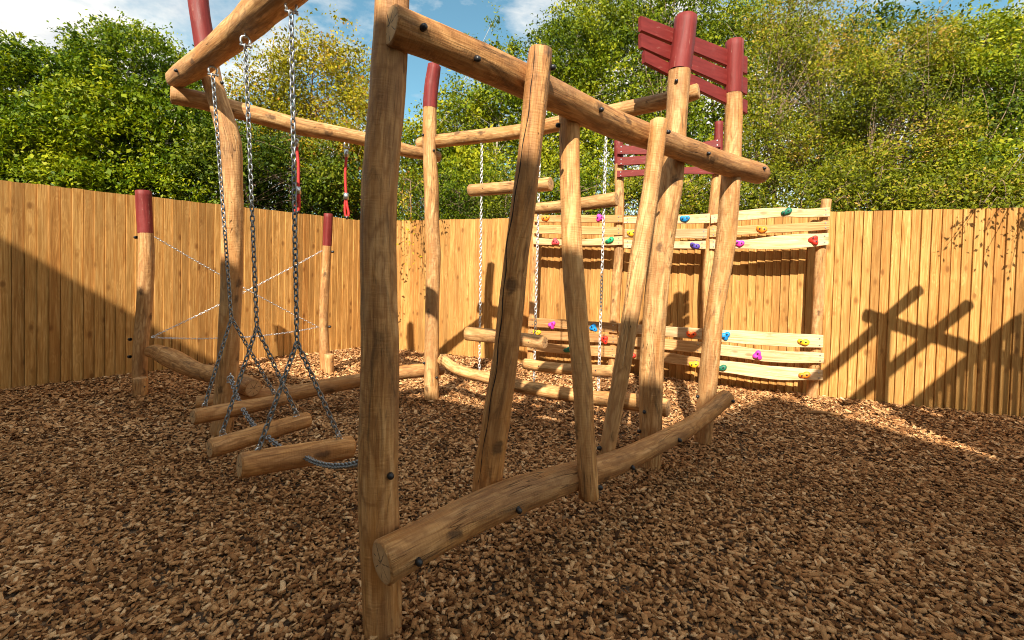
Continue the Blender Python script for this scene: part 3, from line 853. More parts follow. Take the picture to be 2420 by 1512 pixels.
# ------------------------------------------------------------------ SWINGING LOG STEPS on chains
def swing(label, top, Yt, apex, Ya, l, Yl, r, Yr, logrows, extra_mid=None):
    pt = at(*top, Yt)
    root = thing('swing_log', label, 'log step', (at(*apex, Ya).x, at(*apex, Ya).y, 0.37), 'hanging log steps on chains at the left of the frame')
    P = [at(x, y, Y) for x, y, Y, wd in logrows]
    Rr = [wrad(p, q[3], False) * 0.97 for p, q in zip(P, logrows)]
    log('log', P, Rr, root, M['logdark'], bevel=0.01, rough=0.9)
    shackle(pt, root, 1.15, 0.4)
    pa = at(*apex, Ya)
    chain([pt - Vector((0, 0, 0.055)), pa], LINK_A, root)
    for q, Y in ((l, Yl), (r, Yr)):
        chain([pa, at(q[0], q[1], Y)], LINK_A, root, rot0=0.7)
        shackle(at(q[0], q[1] - 4, Y), root, 0.72, 1.0)
    return root
swing('hanging log step farthest back, beside the curved red topped post', (503, 158), 3.46, (547, 752), 3.5, (484, 957), 3.36, (648, 929), 3.74,
      [(459, 985, 3.3, 38), (520, 974, 3.44, 37), (600, 958, 3.62, 34), (674, 943, 3.8, 28)])
swing('middle one of the three hanging log steps', (580, 86), 3.01, (607, 773), 3.05, (526, 1020), 2.92, (700, 976), 3.22,
      [(498, 1060, 2.85, 48), (560, 1042, 2.97, 46), (650, 1015, 3.13, 42), (728, 992, 3.3, 38)])
swing('thick nearest hanging log step just left of the front post', (688, 3), 2.6, (702, 809), 2.6, (611, 1062), 2.47, (801, 1030), 2.74,
      [(570, 1101, 2.4, 63), (640, 1088, 2.5, 61), (740, 1072, 2.65, 57), (830, 1056, 2.8, 51)])
lc = thing('linking_chain', 'low grey chain threaded through the three hanging log steps', 'chain', at(545, 893, 3.78))
chain(sag(at(545, 893, 3.80), at(571, 958, 3.55), 0.02), LINK_H, lc)
chain(sag(at(574, 966, 3.46), at(628, 1026, 3.12), 0.03), LINK_H, lc)
chain(sag(at(632, 1032, 2.98), at(716, 1078, 2.66), 0.02), LINK_H, lc)
chain(sag(at(722, 1080, 2.57), at(850, 1094, 1.92), 0.03, 16), LINK_H, lc)
shackle(at(545, 889, 3.80), lc, 1.0, 0.3)

# ------------------------------------------------------------------ CHAIN LADDER of hanging logs
ladder = thing('log_ladder', 'hanging ladder of four staggered logs on three bright chains', 'chain ladder', at_line(1270, 900, (-1.03, 5.2), (1.436, 3.6)))
LA, LB = (-0.93, 5.12), (1.40, 3.60)
def rung(rows):
    P = [at_line(x, y, LA, LB) for x, y, wd in rows]
    o = log('rung', P, [wrad(p, r_[2], False) for p, r_ in zip(P, rows)], ladder, bevel=0.01)
    for t in (0.18, 0.82):
        p = P[0].lerp(P[-1], t)
        oo = bolt(o, p + Vector((-0.1, -1, 0)).normalized() * wrad(p, rows[0][2], False) * 0.98, (-0.1, -1, 0), 0.42)
rung([(1112, 450, 27), (1200, 444, 29), (1300, 435, 33)])
rung([(1263, 493, 26), (1350, 486, 30), (1455, 471, 35)])
rung([(1106, 788, 33), (1190, 797, 33), (1286, 810, 33)])
rung([(1240, 860, 25), (1290, 868, 26), (1350, 873, 26), (1448, 876, 27)])
for a, e_ in (((1139, 338), (1133, 876)), ((1277, 303), (1262, 903)), ((1434, 272), (1414, 924))):
    chain([at_line(*a, LA, LB), at_line(*e_, LA, LB)], LINK_Z, ladder)

# ------------------------------------------------------------------ RED ROPE LOOPS
def rope_mesh(name, pts, r, parent):
    P = catmull([tuple(p) for p in pts], max(12, int(sum((Vector(pts[i + 1]) - Vector(pts[i])).length for i in range(len(pts) - 1)) / 0.008)))
    T, N, B = frames(P); n = 12
    V, Fc = [], []
    for i in range(len(P)):
        for k in range(n):
            a = 2 * math.pi * k / n
            rr = r * (0.84 + 0.2 * abs(math.cos(1.5 * (a + i * 0.42))))
            V.append(tuple(P[i] + (N[i] * math.cos(a) + B[i] * math.sin(a)) * rr))
    for i in range(len(P) - 1):
        for k in range(n): Fc.append((i * n + k, i * n + (k + 1) % n, (i + 1) * n + (k + 1) % n, (i + 1) * n + k))
    return mesh_obj(name, V, Fc, M['rope'], parent, True)
def rope_loop(label, top, bend, fer, bottom, Y, wl):
    t = at(*top, Y)
    root = thing('rope_loop', label, 'rope', t, 'red hand loops hanging from the left top beam')
    f = at(*fer, Y); bt = at(*bottom, Y)
    shackle(t + Vector((0, 0, 0.05)), root, 1.0, 0.5)
    V, Fc = [], []; q = t - Vector((0, 0, 0.045))
    tube(V, Fc, [q + Vector((0, 0, 0.02)), q - Vector((0, 0, 0.06))], [0.022, 0.024], 10)
    mesh_obj('ferrule', V, Fc, M['steel'], root, True)
    rope_mesh('rope', [q - Vector((0, 0, 0.05)), at(*bend, Y), f], 0.0145, root)
    V, Fc = [], []
    tube(V, Fc, [f + Vector((0, 0, 0.035)), f - Vector((0, 0, 0.035))], [0.026, 0.027], 10)
    mesh_obj('ferrule', V, Fc, M['steel'], root, True)
    rope_mesh('loop', [f, f + Vector((-wl * 0.6, 0, -0.09)), bt + Vector((-wl, 0, 0.0)), bt + Vector((0, 0, -0.03)), bt + Vector((wl, 0, 0.0)), f + Vector((wl * 0.6, 0, -0.09)), f], 0.0135, root)
    V, Fc = [], []
    tube(V, Fc, [bt + Vector((-wl, 0, -0.012)), bt + Vector((0, 0, -0.045)), bt + Vector((wl, 0, -0.012))], [0.012, 0.02, 0.012], 8)
    mesh_obj('thimble', V, Fc, M['black'], root, True)
rope_loop('red rope hand loop half hidden behind the swing chain', (701, 322), (705, 390), (705, 450), (702, 494), 4.56, 0.018)
rope_loop('red rope hand loop hanging free just left of the front post', (819, 348), (816, 410), (818, 464), (820, 506), 4.86, 0.019)

# ------------------------------------------------------------------ CHAIN CROSSING on the left
cross = thing('chain_crossing', 'two red topped posts by the left fence strung with zigzag chains over a wavy log', 'balance crossing', (-3.6, 5.4, 0))
k6 = post('post', [(339, 452, 40), (344, 551, 39), (346, 624, 41), (341, 730, 41), (334, 800, 40), (330, 870, 40), (331, 925, 40)], 5.13, 5.13, cross, 551, 'nearer red topped post')
k7 = post('post', [(776, 506, 22), (773, 581, 22), (768, 664, 23), (765, 746, 22), (766, 820, 24), (768, 876, 24)], 6.35, 6.35, cross, 581, 'farther red topped post')
P, Rr = post_pts([(331, 894, 39), (332, 941, 39)], 4.98, 4.98); P, Rr = bury(P, Rr)
s6 = log('stump', P, Rr, cross); bolt(s6, at(342, 914, 4.88), (0.2, -1, 0), 0.4)
P, Rr = post_pts([(778, 838, 23), (777, 882, 24)], 6.22, 6.22); P, Rr = bury(P, Rr)
s7 = log('stump', P, Rr, cross, M['log']); bolt(s7, at(785, 855, 6.14), (0.2, -1, 0), 0.4)
b7 = []
rows = [(356, 831, 26), (368, 831, 31), (392, 842, 38), (430, 860, 40), (470, 878, 36), (505, 885, 36), (550, 896, 40), (597, 917, 43)]
for i, (x, y, wd) in enumerate(rows):
    Y = 5.06 + (4.17 - 5.06) * (x - 356) / (597 - 356)
    p = at(x, y, Y); b7.append((p, wrad(p, wd, False) * 1.06))
log('wavy_log', [p for p, r_ in b7], [r_ for p, r_ in b7], cross, M['logdark'], bevel=0.014)
Y6, Y7 = 5.08, 6.32
def cr_pt(x, y): # between the posts
    t = (x - 360) / (757 - 360); A, B = at(360, 700, Y6), at(757, 700, Y7)
    return at_line(x, y, A, B)
runs = [((366, 560), (753, 773), 0.05), ((762, 592), (358, 797), 0.05), ((358, 797), (753, 773), 0.14)]
for a, e_, sg in runs:
    chain(sag(cr_pt(*a), cr_pt(*e_), sg * 0.5, 20), LINK_S, cross, single=True)
for par, x, y, Y, d in ((k6, 322, 561, 5.12, (-1, 0.2, 0)), (k6, 308, 802, 5.12, (-1, 0.2, 0)), (k6, 307, 843, 5.12, (-1, 0.2, 0)), (k7, 785, 595, 6.33, (1, 0, 0)), (k7, 778, 772, 6.33, (1, 0, 0))):
    bolt(par, at(x, y, Y), d)

# ------------------------------------------------------------------ CLIMBING WALL
wall = thing('climbing_wall', 'long climbing wall of wavy planks with coloured holds before the right fence', 'climbing wall', at_plane(1600, 920, RF_N, 6.7))
WC = 6.575                                              # plane of the plank fronts
def wall_post(rows, red_y=None):
    ps = [(at_plane(x, y, RF_N, WC + 0.042 + 0.062), wd) for x, y, wd in rows]
    P = [p for p, wd in ps]; Rr = [wrad(p, wd) for p, wd in ps]
    P, Rr = bury(P, Rr)
    seed = random.random() * 100
    if red_y is None: return log('post', P, Rr, wall, M['log'], seed)
    j = next(i for i, r_ in enumerate(rows) if r_[1] >= red_y)
    f = (red_y - rows[j - 1][1]) / (rows[j][1] - rows[j - 1][1])
    pm = P[j - 1].lerp(P[j], f); rm = Rr[j - 1] * (1 - f) + Rr[j] * f
    o = log('post', [pm] + P[j:], [rm] + Rr[j:], wall, M['log'], seed, caps=(False, True), s0=1.0, rough=0.7)
    k = log('painted_top', P[:j] + [pm], [r_ * 1.012 for r_ in Rr[:j] + [rm]], o, M['red'], seed, caps=(True, False), endmat=M['red'], rough=0.7)
    k['label'] = 'oxide red painted head of the post'
    return o
wall_post([(1266, 500, 18), (1262, 650, 18), (1257, 800, 18), (1254, 872, 19)])
wall_post([(1462, 333, 21), (1463, 386, 22), (1464, 500, 22), (1463, 592, 22), (1455, 694, 23), (1450, 800, 23), (1447, 896, 24)], 388)
wall_post([(1699, 289, 21), (1697, 360, 22), (1695, 409, 23), (1683, 532, 27), (1677, 610, 28), (1672, 680, 26), (1673, 760, 26), (1672, 925, 26)], 409)
wall_post([(1953, 472, 25), (1940, 596, 26), (1934, 713, 27), (1926, 850, 28), (1917, 950, 30)])
PL = [ # top edge, bottom edge, material
    ([(1263, 508), (1471, 508)], [(1263, 525), (1471, 526)], 'plank2'), ([(1262, 532), (1365, 534), (1471, 536)], [(1262, 552), (1471, 555)], 'plank2'), ([(1260, 561), (1340, 567), (1400, 564), (1471, 558)], [(1260, 577), (1365, 581), (1471, 579)], 'plank'),
    ([(1474, 513), (1560, 512), (1678, 505)], [(1474, 528), (1560, 529), (1677, 528)], 'plank'), ([(1476, 541), (1672, 541)], [(1476, 561), (1670, 564)], 'plank'), ([(1474, 566), (1560, 571), (1668, 569)], [(1474, 586), (1668, 589)], 'plank'),
    ([(1680, 508), (1740, 499), (1840, 490), (1900, 494), (1961, 490)], [(1680, 528), (1740, 522), (1840, 513), (1900, 514), (1961, 512)], 'plank'), ([(1677, 536), (1740, 534), (1840, 530), (1960, 522)], [(1677, 561), (1740, 556), (1840, 550), (1960, 543)], 'plank2'), ([(1677, 566), (1760, 566), (1850, 556), (1958, 551)], [(1677, 588), (1760, 588), (1850, 589), (1958, 579)], 'plank'),
    ([(1249, 750), (1458, 764)], [(1248, 772), (1458, 787)], 'plank2'), ([(1248, 780), (1340, 785), (1458, 791)], [(1248, 800), (1458, 813)], 'plank2'), ([(1246, 808), (1350, 816), (1456, 818)], [(1246, 828), (1350, 838), (1456, 846)], 'plank2'),
    ([(1461, 764), (1660, 777)], [(1461, 785), (1658, 803)], 'plank'), ([(1461, 795), (1570, 802), (1658, 808)], [(1461, 815), (1658, 835)], 'plank2'), ([(1461, 823), (1570, 833), (1655, 847)], [(1461, 845), (1570, 857), (1654, 869)], 'plank2'),
    ([(1662, 776), (1720, 780), (1830, 786), (1946, 793)], [(1662, 803), (1720, 809), (1830, 818), (1945, 823)], 'plank'), ([(1660, 810), (1720, 816), (1830, 829), (1947, 834)], [(1660, 836), (1720, 842), (1830, 857), (1947, 859)], 'plank'), ([(1656, 849), (1720, 854), (1830, 866), (1944, 875)], [(1656, 873), (1720, 882), (1830, 897), (1944, 899)], 'plank'),
]
def screw_mesh():
    me = bpy.data.meshes.new('screw_head'); n = 8
    V = [(0.011 * math.cos(2 * math.pi * k / n), 0.011 * math.sin(2 * math.pi * k / n), 0) for k in range(n)] + [(0.008 * math.cos(2 * math.pi * k / n), 0.008 * math.sin(2 * math.pi * k / n), 0.006) for k in range(n)]
    me.from_pydata(V, [], [(k, (k + 1) % n, n + (k + 1) % n, n + k) for k in range(n)] + [tuple(range(n, 2 * n))]); me.materials.append(M['steel']); me.update()
    return me
SCREW = screw_mesh()
WN = Vector((-RF_N[0], -RF_N[1], 0)); WQ = WN.to_track_quat('Z', 'Y').to_matrix().to_4x4()
def screw(p, parent):
    o = bpy.data.objects.new('screw_head', SCREW)
    o.matrix_basis = Matrix.Translation(p + WN * 0.0015) @ WQ
    link(o, parent)
    o.matrix_parent_inverse = parent.matrix_basis.inverted()
def edge_pts(o_, top, bot, c):
    for (xa, ya), (xb, yb), (xt, _), dx in ((top[0], bot[0], top[-1], 9), (top[-1], bot[-1], top[0], -9)):
        for f in (0.24, 0.76):
            screw(at_plane(xa + dx, ya + (yb - ya) * f, RF_N, c), o_)
for i, (tp, bt_, mt) in enumerate(PL):
    c = WC + (0.004 if 3 <= i % 9 < 6 else 0)
    o = plank('plank', tp, bt_, RF_N, c, 0.038, wall, M[mt], 16, 0.008, i * 3.7)
    bpy.context.view_layer.update()
    edge_pts(o, tp, bt_, c)
for (tp, bt_) in (([(1459, 342), (1580, 349), (1704, 327)], [(1459, 364), (1580, 364), (1703, 348)]), ([(1459, 372), (1580, 364), (1703, 362)], [(1459, 391), (1580, 385), (1702, 383)]), ([(1458, 403), (1580, 397), (1700, 391)], [(1458, 419), (1580, 412), (1700, 411)])):
    o = plank('red_plank', tp, bt_, RF_N, WC, 0.035, wall, M['redplank'], 14, 0.004, tp[0][1])
    bpy.context.view_layer.update()
    edge_pts(o, tp, bt_, WC)
# holds
HC = {'orange': (0.85, 0.24, 0.02), 'magenta': (0.68, 0.04, 0.35), 'red': (0.72, 0.035, 0.02), 'green': (0.01, 0.30, 0.12), 'dark green': (0.012, 0.13, 0.075), 'blue': (0.01, 0.22, 0.55), 'yellow': (0.85, 0.50, 0.02), 'purple': (0.075, 0.045, 0.30), 'orange red': (0.8, 0.09, 0.01), 'pink red': (0.75, 0.06, 0.07)}
HM = {k: simple(k.replace(' ', '_') + '_resin', v, 0.5, 0, 0.08, 40, 0.3) for k, v in HC.items()}
def hold(x, y, colr, ang, kind=0, s=1.12):
    p = at_plane(x, y, RF_N, WC)
    rs = random.Random(int(x * 7 + y))
    n, rings = 26, 7
    V, Fc = [], []
    ph = rs.uniform(-0.3, 0.3)
    def rad(t):
        if kind == 0: return 0.047 * (1 + 0.22 * math.cos(2 * t) + 0.13 * math.sin(3 * t + ph) + 0.04 * math.cos(5 * t))
        if kind == 1: return 0.049 * (1 + 0.2 * math.cos(3 * t + 0.5) + 0.08 * math.cos(2 * t + ph))
        return 0.045 * (1 + 0.34 * math.cos(2 * t) + 0.16 * math.cos(t + ph) + 0.07 * math.sin(3 * t))
    for i in range(rings):
        f = i / (rings - 1); q = math.sin(f * math.pi / 2); h = math.cos(f * math.pi / 2)
        rr = 1 - 0.85 * (1 - math.cos(f * math.pi / 2)) if i else 1
        for k in range(n):
            t = 2 * math.pi * k / n
            r_ = rad(t) * s * max(0.05, (math.cos(f * 1.45)))
            zz = 0.038 * s * math.sin(f * 1.45) ** 0.8 + (0.006 * math.cos(2 * t + 1) * math.sin(f * math.pi) - 0.012 * f * f)
            V.append((r_ * math.cos(t), r_ * math.sin(t), zz))
    for i in range(rings - 1):
        for k in range(n): Fc.append((i * n + k, i * n + (k + 1) % n, (i + 1) * n + (k + 1) % n, (i + 1) * n + k))
    Fc.append(tuple((rings - 1) * n + k for k in range(n)))
    me = bpy.data.meshes.new('climbing_hold'); me.from_pydata(V, [], Fc); me.materials.append(HM[colr])
    me.polygons.foreach_set('use_smooth', [True] * len(Fc)); me.update()
    o = bpy.data.objects.new('climbing_hold', me)
    Zx = WN; Xx = Vector((0, 0, 1)).cross(Zx).normalized(); Yx = Zx.cross(Xx)
    mw = Matrix((Xx, Yx, Zx)).transposed().to_4x4(); mw.translation = p
    mw = mw @ Matrix.Rotation(ang, 4, 'Z')
    o.matrix_basis = mw
    link(o, wall)
    o['label'] = colr + ' resin climbing hold with two bolts'
    for sx in (-1, 1):
        V, Fc = [], []
        cx, cy = sx * 0.024 * s, 0.004
        zt = 0.0335 * s
        m_ = 9
        prof = [(0.0105, 0.0), (0.0105, 0.0035), (0.0065, 0.0035), (0.0055, 0.001), (0.0001, 0.001)]
        for r_, z in prof:
            for k in range(m_): V.append((cx + r_ * math.cos(2 * math.pi * k / m_), cy + r_ * math.sin(2 * math.pi * k / m_), zt + z))
        for i in range(len(prof) - 1):
            for k in range(m_): Fc.append((i * m_ + k, i * m_ + (k + 1) % m_, (i + 1) * m_ + (k + 1) % m_, (i + 1) * m_ + k))
        bo = mesh_obj('hold_bolt', V, Fc, M['darksteel'], o)
    return o
M['darksteel'] = simple('dark_steel', (0.09, 0.09, 0.1), 0.35, 0.8)
def c3(x, y): return 1181.6 + 0.508 * x, 236.3 + 0.508 * y
for x, y, cl, a, k in ((213, 550, 'orange', 0.2, 0), (465, 548, 'magenta', 0.1, 1), (258, 660, 'pink red', -0.3, 1), (508, 655, 'green', 0.5, 2), (716, 555, 'dark green', 1.2, 2), (860, 552, 'blue', 0.1, 0), (612, 620, 'yellow', 0.1, 0), (904, 677, 'purple', -0.4, 2), (1330, 522, 'dark green', 0.5, 2), (1217, 602, 'orange', -0.15, 0), (1112, 667, 'magenta', -0.1, 0), (1460, 652, 'red', -0.9, 1),
                       (242, 1047, 'magenta', 1.0, 1), (435, 1060, 'blue', -0.6, 1), (172, 1082, 'yellow', 0, 0), (487, 1115, 'red', -1.1, 1), (313, 1163, 'dark green', 0.4, 2), (890, 1090, 'orange red', 0.05, 0), (610, 1188, 'red', 0.2, 1), (902, 1230, 'yellow', 0.2, 0), (1049, 1097, 'blue', 0.9, 1), (1408, 1125, 'yellow', -0.1, 2), (1198, 1188, 'magenta', 1.5, 1), (1028, 1247, 'dark green', 0.3, 2), (1413, 1280, 'orange', 0.25, 2)):
    hold(*c3(x, y), cl, a, k)

# ------------------------------------------------------------------ SECOND FRAME beyond the right edge, whose beams shade the fence
tower = thing('play_tower', 'second peeled log frame standing just outside the right edge', 'play tower', (4.3, 2.4, 0))
def tlog(n_, a, e_, r_): log(n_, [Vector(a), (Vector(a) + Vector(e_)) / 2, Vector(e_)], [r_, r_ * 1.03, r_], tower, nseg=14, step=0.12)
tlog('beam', (4.58, 3.48, 3.17), (2.86, 2.0, 3.17), 0.06); tlog('beam', (5.0, 3.17, 3.13), (3.28, 1.75, 3.13), 0.06)
tlog('beam', (5.38, 2.83, 3.11), (3.68, 1.4, 3.11), 0.06); tlog('beam', (4.02, 3.45, 3.02), (5.75, 1.97, 3.02), 0.065)
tlog('post', (4.2, 3.28, -0.2), (4.2, 3.28, 3.05), 0.07); tlog('post', (5.5, 2.15, -0.2), (5.5, 2.15, 3.3), 0.07)
tlog('post', (4.0, 1.45, -0.2), (4.0, 1.45, 3.3), 0.07)
for k in range(13):
    t = k / 12; p = Vector((4.25, 1.75, 0)).lerp(Vector((5.45, 2.75, 0)), t); d = Vector((0.77, 0.64, 0)); nn = Vector((0.64, -0.77, 0))
    V = []
    for z in (1.0, 3.33 + 0.012 * math.sin(k * 2.1)):
        for a_, c_ in ((-0.042, -0.012), (0.042, -0.012), (0.042, 0.012), (-0.042, 0.012)): V.append(p + d * a_ + nn * c_ + Vector((0, 0, z)))
    mesh_obj('slat', V, [(0, 3, 2, 1), (4, 5, 6, 7), (0, 1, 5, 4), (1, 2, 6, 5), (2, 3, 7, 6), (3, 0, 4, 7)], M['plank2'], tower)

for k in range(9):  # unseen overhead boards, added to shade the ground by the right fence
    t0_, t1_ = k / 9, (k + 0.93) / 9
    A0, A1, B0, B1_ = Vector((3.70, 2.0, 0)), Vector((5.3, 1.5, 0)), Vector((3.45, 0.3, 0)), Vector((5.3, 0.1, 0))
    q_ = [A0.lerp(B0, t0_), A1.lerp(B1_, t0_), A1.lerp(B1_, t1_), A0.lerp(B0, t1_)]
    V = [p + Vector((0, 0, 2.72)) for p in q_] + [p + Vector((0, 0, 2.745)) for p in q_]
    mesh_obj('shade_board', V, [(0, 3, 2, 1), (4, 5, 6, 7), (0, 1, 5, 4), (1, 2, 6, 5), (2, 3, 7, 6), (3, 0, 4, 7)], M['plank2'], tower)

# ------------------------------------------------------------------ a stick on the chips
stp = at(1935, 984, 5.05); stp.z = ground_z(stp.x, stp.y) + 0.03
so = log('stick', [stp + Vector((-0.16, 0.02, 0)), stp + Vector((0, 0, 0.012)), stp + Vector((0.2, -0.05, 0.004))], [0.016, 0.02, 0.012], None, M['logdark'], nseg=8)
tag(so, 'dark broken stick lying on the chips in front of the right fence', 'stick')

# ------------------------------------------------------------------ TREES
def leaf_quads(C, size, seed, updir=0.35):
    """pointed leaves, folded a little along the midrib; one random tone for each"""
    r = np.random.default_rng(seed); n = len(C)
    D = r.normal(0, 1, (n, 3)); D[:, 2] -= 0.2; D /= np.linalg.norm(D, axis=1)[:, None]
    U = r.normal(0, 1, (n, 3)); U += np.array([-0.25, -0.95, 1.25]) * (updir * 3); U -= D * (U * D).sum(1)[:, None]; U /= np.linalg.norm(U, axis=1)[:, None]
    S = np.cross(D, U)
    L = size * r.lognormal(0, 0.28, n); W = L * r.uniform(0.42, 0.62, n)
    b0 = C - D * (L / 2)[:, None]; t0 = C + D * (L / 2)[:, None]
    l0 = C + S * (W / 2)[:, None] + U * (W * 0.15)[:, None] - D * (L * 0.05)[:, None]; r0 = C - S * (W / 2)[:, None] + U * (W * 0.15)[:, None] - D * (L * 0.05)[:, None]
    co = np.stack([b0, l0, t0, r0], 1).reshape(-1, 3)
    idx = (np.arange(n) * 4)[:, None] + np.array([0, 1, 2, 3])
    return co, idx
def tree(name, label, base, blobs, n_twig, per, size, lmat, bmat, group, seed, trunks=1, spray=0.13, limb=0.035, fill=0.5, nbranch=40, cat='tree', tone=0.5, hole=-0.10):
    """blobs: (centre, radii) lobes of the crown. Twigs fill the lobes unevenly; leaves cluster on the twigs; limbs reach the twigs from the stems."""
    r = np.random.default_rng(seed)
    root = thing(name, label, cat, base, group)
    vols = np.array([b_[1][0] * b_[1][1] * b_[1][2] for b_ in blobs]) ** 0.67; vols /= vols.sum()
    tw = []
    while len(tw) < n_twig:
        k = r.choice(len(blobs), p=vols); c_, ra = blobs[k]
        d = r.normal(0, 1, 3); d /= np.linalg.norm(d)
        q = (fill + (1 - fill) * r.random()) ** 0.6 * (1 + 0.16 * r.normal()) if r.random() < 0.8 else r.random() ** 0.33
        p = np.array(c_) + d * np.array(ra) * q
        h = mnoise.noise((p[0] * 1.3 + seed, p[1] * 1.3, p[2] * 1.3))
        if h < hole and r.random() < 0.9: continue
        if p[2] < 0.4: continue
        tw.append(p)
    tw = np.array(tw)
    dirs = r.normal(0, 1, (n_twig, 3)); dirs[:, 2] = np.abs(dirs[:, 2]) * 0.6 + 0.1; dirs /= np.linalg.norm(dirs, axis=1)[:, None]
    t = r.uniform(-1, 1, (n_twig, per))
    C = tw[:, None, :] + dirs[:, None, :] * (t * spray * 1.6)[:, :, None] + r.normal(0, spray * 0.42, (n_twig, per, 3))
    C = C.reshape(-1, 3)
    co, idx = leaf_quads(C, size, seed + 5)
    tn = np.array([mnoise.noise((p[0] * 0.9 - seed, p[1] * 0.9, p[2] * 0.9)) for p in tw])
    tt = np.clip(np.repeat(r.normal(tone, 0.15, n_twig) + 0.45 * tn, per) + r.normal(0, 0.14, n_twig * per), 0, 1)
    rnd = np.repeat(tt, 4)
    # stems and limbs
    V, Fc = [], []
    top = max(b_[0][2] + b_[1][2] * 0.5 for b_ in blobs)
    cx = np.mean([b_[0] for b_ in blobs], axis=0)
    stems = []
    for k in range(trunks):
        a = base[0] + r.uniform(-0.5, 0.5) * (trunks > 1) * 1.6; c_ = base[1] + r.uniform(-0.3, 0.3) * (trunks > 1)
        e_ = np.array(blobs[k % len(blobs)][0]) + np.array([0, 0, blobs[k % len(blobs)][1][2] * 0.6])
        P = [(a, c_, -0.1)] + [tuple(np.array((a, c_, 0)) * (1 - u) + e_ * u + r.normal(0, 0.09, 3) * (1 if u < 1 else 0.2)) for u in (0.25, 0.45, 0.65, 0.85, 1.0)]
        Q = catmull(P, 18); stems.append(Q)
        tube(V, Fc, Q, np.linspace(limb * 1.9, limb * 0.25, 18), 7)
    for p in tw[r.choice(n_twig, min(nbranch, n_twig), replace=False)]:
        Q = stems[r.integers(len(stems))]
        j = int(np.clip(np.argmin(np.linalg.norm(Q - p, axis=1) + np.where(Q[:, 2] > p[2] - 0.25, 3.0, 0)), 2, 16))
        m_ = (Q[j] + p) / 2 + r.normal(0, 0.14, 3) + np.array([0, 0, 0.08])
        B = catmull([tuple(Q[j]), tuple(m_), tuple(p)], 8)
        r0 = limb * 0.55 * (1 - j / 24)
        tube(V, Fc, B, np.linspace(r0, 0.004, 8), 5)
    mesh_obj('trunk', V, Fc, bmat, root, True)
    bulk_mesh('crown', co, 4, 1, idx, rnd, lmat, root)
    return root
LM = {
    'hedge': leaf_material('privet_leaf', [(0.018, 0.042, 0.002), (0.065, 0.12, 0.003), (0.165, 0.215, 0.004), (0.32, 0.33, 0.01)], 0.22),
    'gold': leaf_material('maple_leaf_gold', [(0.10, 0.10, 0.004), (0.22, 0.21, 0.006), (0.37, 0.30, 0.01), (0.42, 0.18, 0.035)], 0.22),
    'syc': leaf_material('sycamore_leaf', [(0.02, 0.04, 0.002), (0.085, 0.13, 0.003), (0.20, 0.235, 0.006), (0.36, 0.34, 0.014)], 0.22),
    'haw': leaf_material('hawthorn_leaf', [(0.03, 0.04, 0.003), (0.11, 0.135, 0.004), (0.25, 0.25, 0.008), (0.40, 0.24, 0.05)], 0.22),
    'dark': leaf_material('ivy_leaf', [(0.010, 0.024, 0.002), (0.03, 0.058, 0.003), (0.08, 0.12, 0.005), (0.18, 0.2, 0.012)], 0.22),
}
def bl(x, y, Y, rx, rz, ry=None): # a lobe centred on a survey point at distance Y, radii in survey units
    p = at(x, y, Y); k = Y / F
    return ((p.x, p.y, p.z), (rx * k, (ry or 0.9), rz * k))
HG, TG = 'shrubs behind the left fence', 'trees beyond the fence'
def tb(x, Y): p = at(x, 640, Y); return (p.x, p.y, 0)
tree('shrub', 'dense round green shrub at the far left above the fence', tb(60, 8.2), [bl(70, 250, 8.2, 150, 125, 1.2), bl(30, 330, 7.6, 120, 110, 1.0), bl(150, 350, 7.7, 130, 110), bl(80, 165, 8.4, 60, 45, 0.7), bl(140, 430, 7.4, 170, 60, 0.6)], 3600, 17, 0.062, LM['hedge'], M['palebark'], HG, 11, 5, 0.105, 0.03, 0.55, 50, 'shrub', 0.5, -0.22)
tree('shrub', 'tallest dense green shrub rising behind the curved red topped post', tb(330, 8.8), [bl(330, 205, 8.8, 140, 115, 1.2), bl(260, 300, 8.2, 150, 120, 1.0), bl(420, 330, 8.4, 130, 130), bl(330, 118, 9.0, 60, 40, 0.7), bl(215, 140, 9.0, 40, 45, 0.6), bl(380, 450, 8.0, 170, 60, 0.6)], 4400, 17, 0.062, LM['hedge'], M['palebark'], HG, 12, 6, 0.105, 0.03, 0.55, 50, 'shrub', 0.52, -0.22)
tree('shrub', 'low dark shrub just above the left fence by the corner', tb(640, 8.6), [bl(560, 400, 8.2, 120, 110), bl(700, 420, 8.9, 130, 100), bl(790, 450, 9.2, 90, 80)], 1900, 15, 0.06, LM['dark'], M['bark'], HG, 13, 4, 0.13, 0.03, 0.5, 40, 'shrub', 0.5, -0.2)
tree('maple_tree', 'golden green maple tree above the left top beam', tb(680, 10.2), [bl(640, 210, 10.2, 90, 110), bl(740, 200, 10.4, 110, 120), bl(700, 330, 10.0, 140, 110), bl(590, 300, 10.0, 60, 100, 0.7), bl(820, 180, 10.5, 60, 110, 0.7)], 1900, 13, 0.065, LM['gold'], M['bark'], TG, 14, 3, 0.15, 0.04, 0.35, 70, tone=0.5)
tree('maple_tree', 'golden bush with orange tips left of the front post', tb(800, 9.4), [bl(790, 380, 9.4, 80, 90, 0.8), bl(850, 300, 9.8, 60, 100, 0.8), bl(830, 440, 9.2, 70, 60, 0.6)], 1100, 14, 0.055, LM['gold'], M['bark'], TG, 15, 3, 0.13, 0.03, 0.4, 40, tone=0.6)
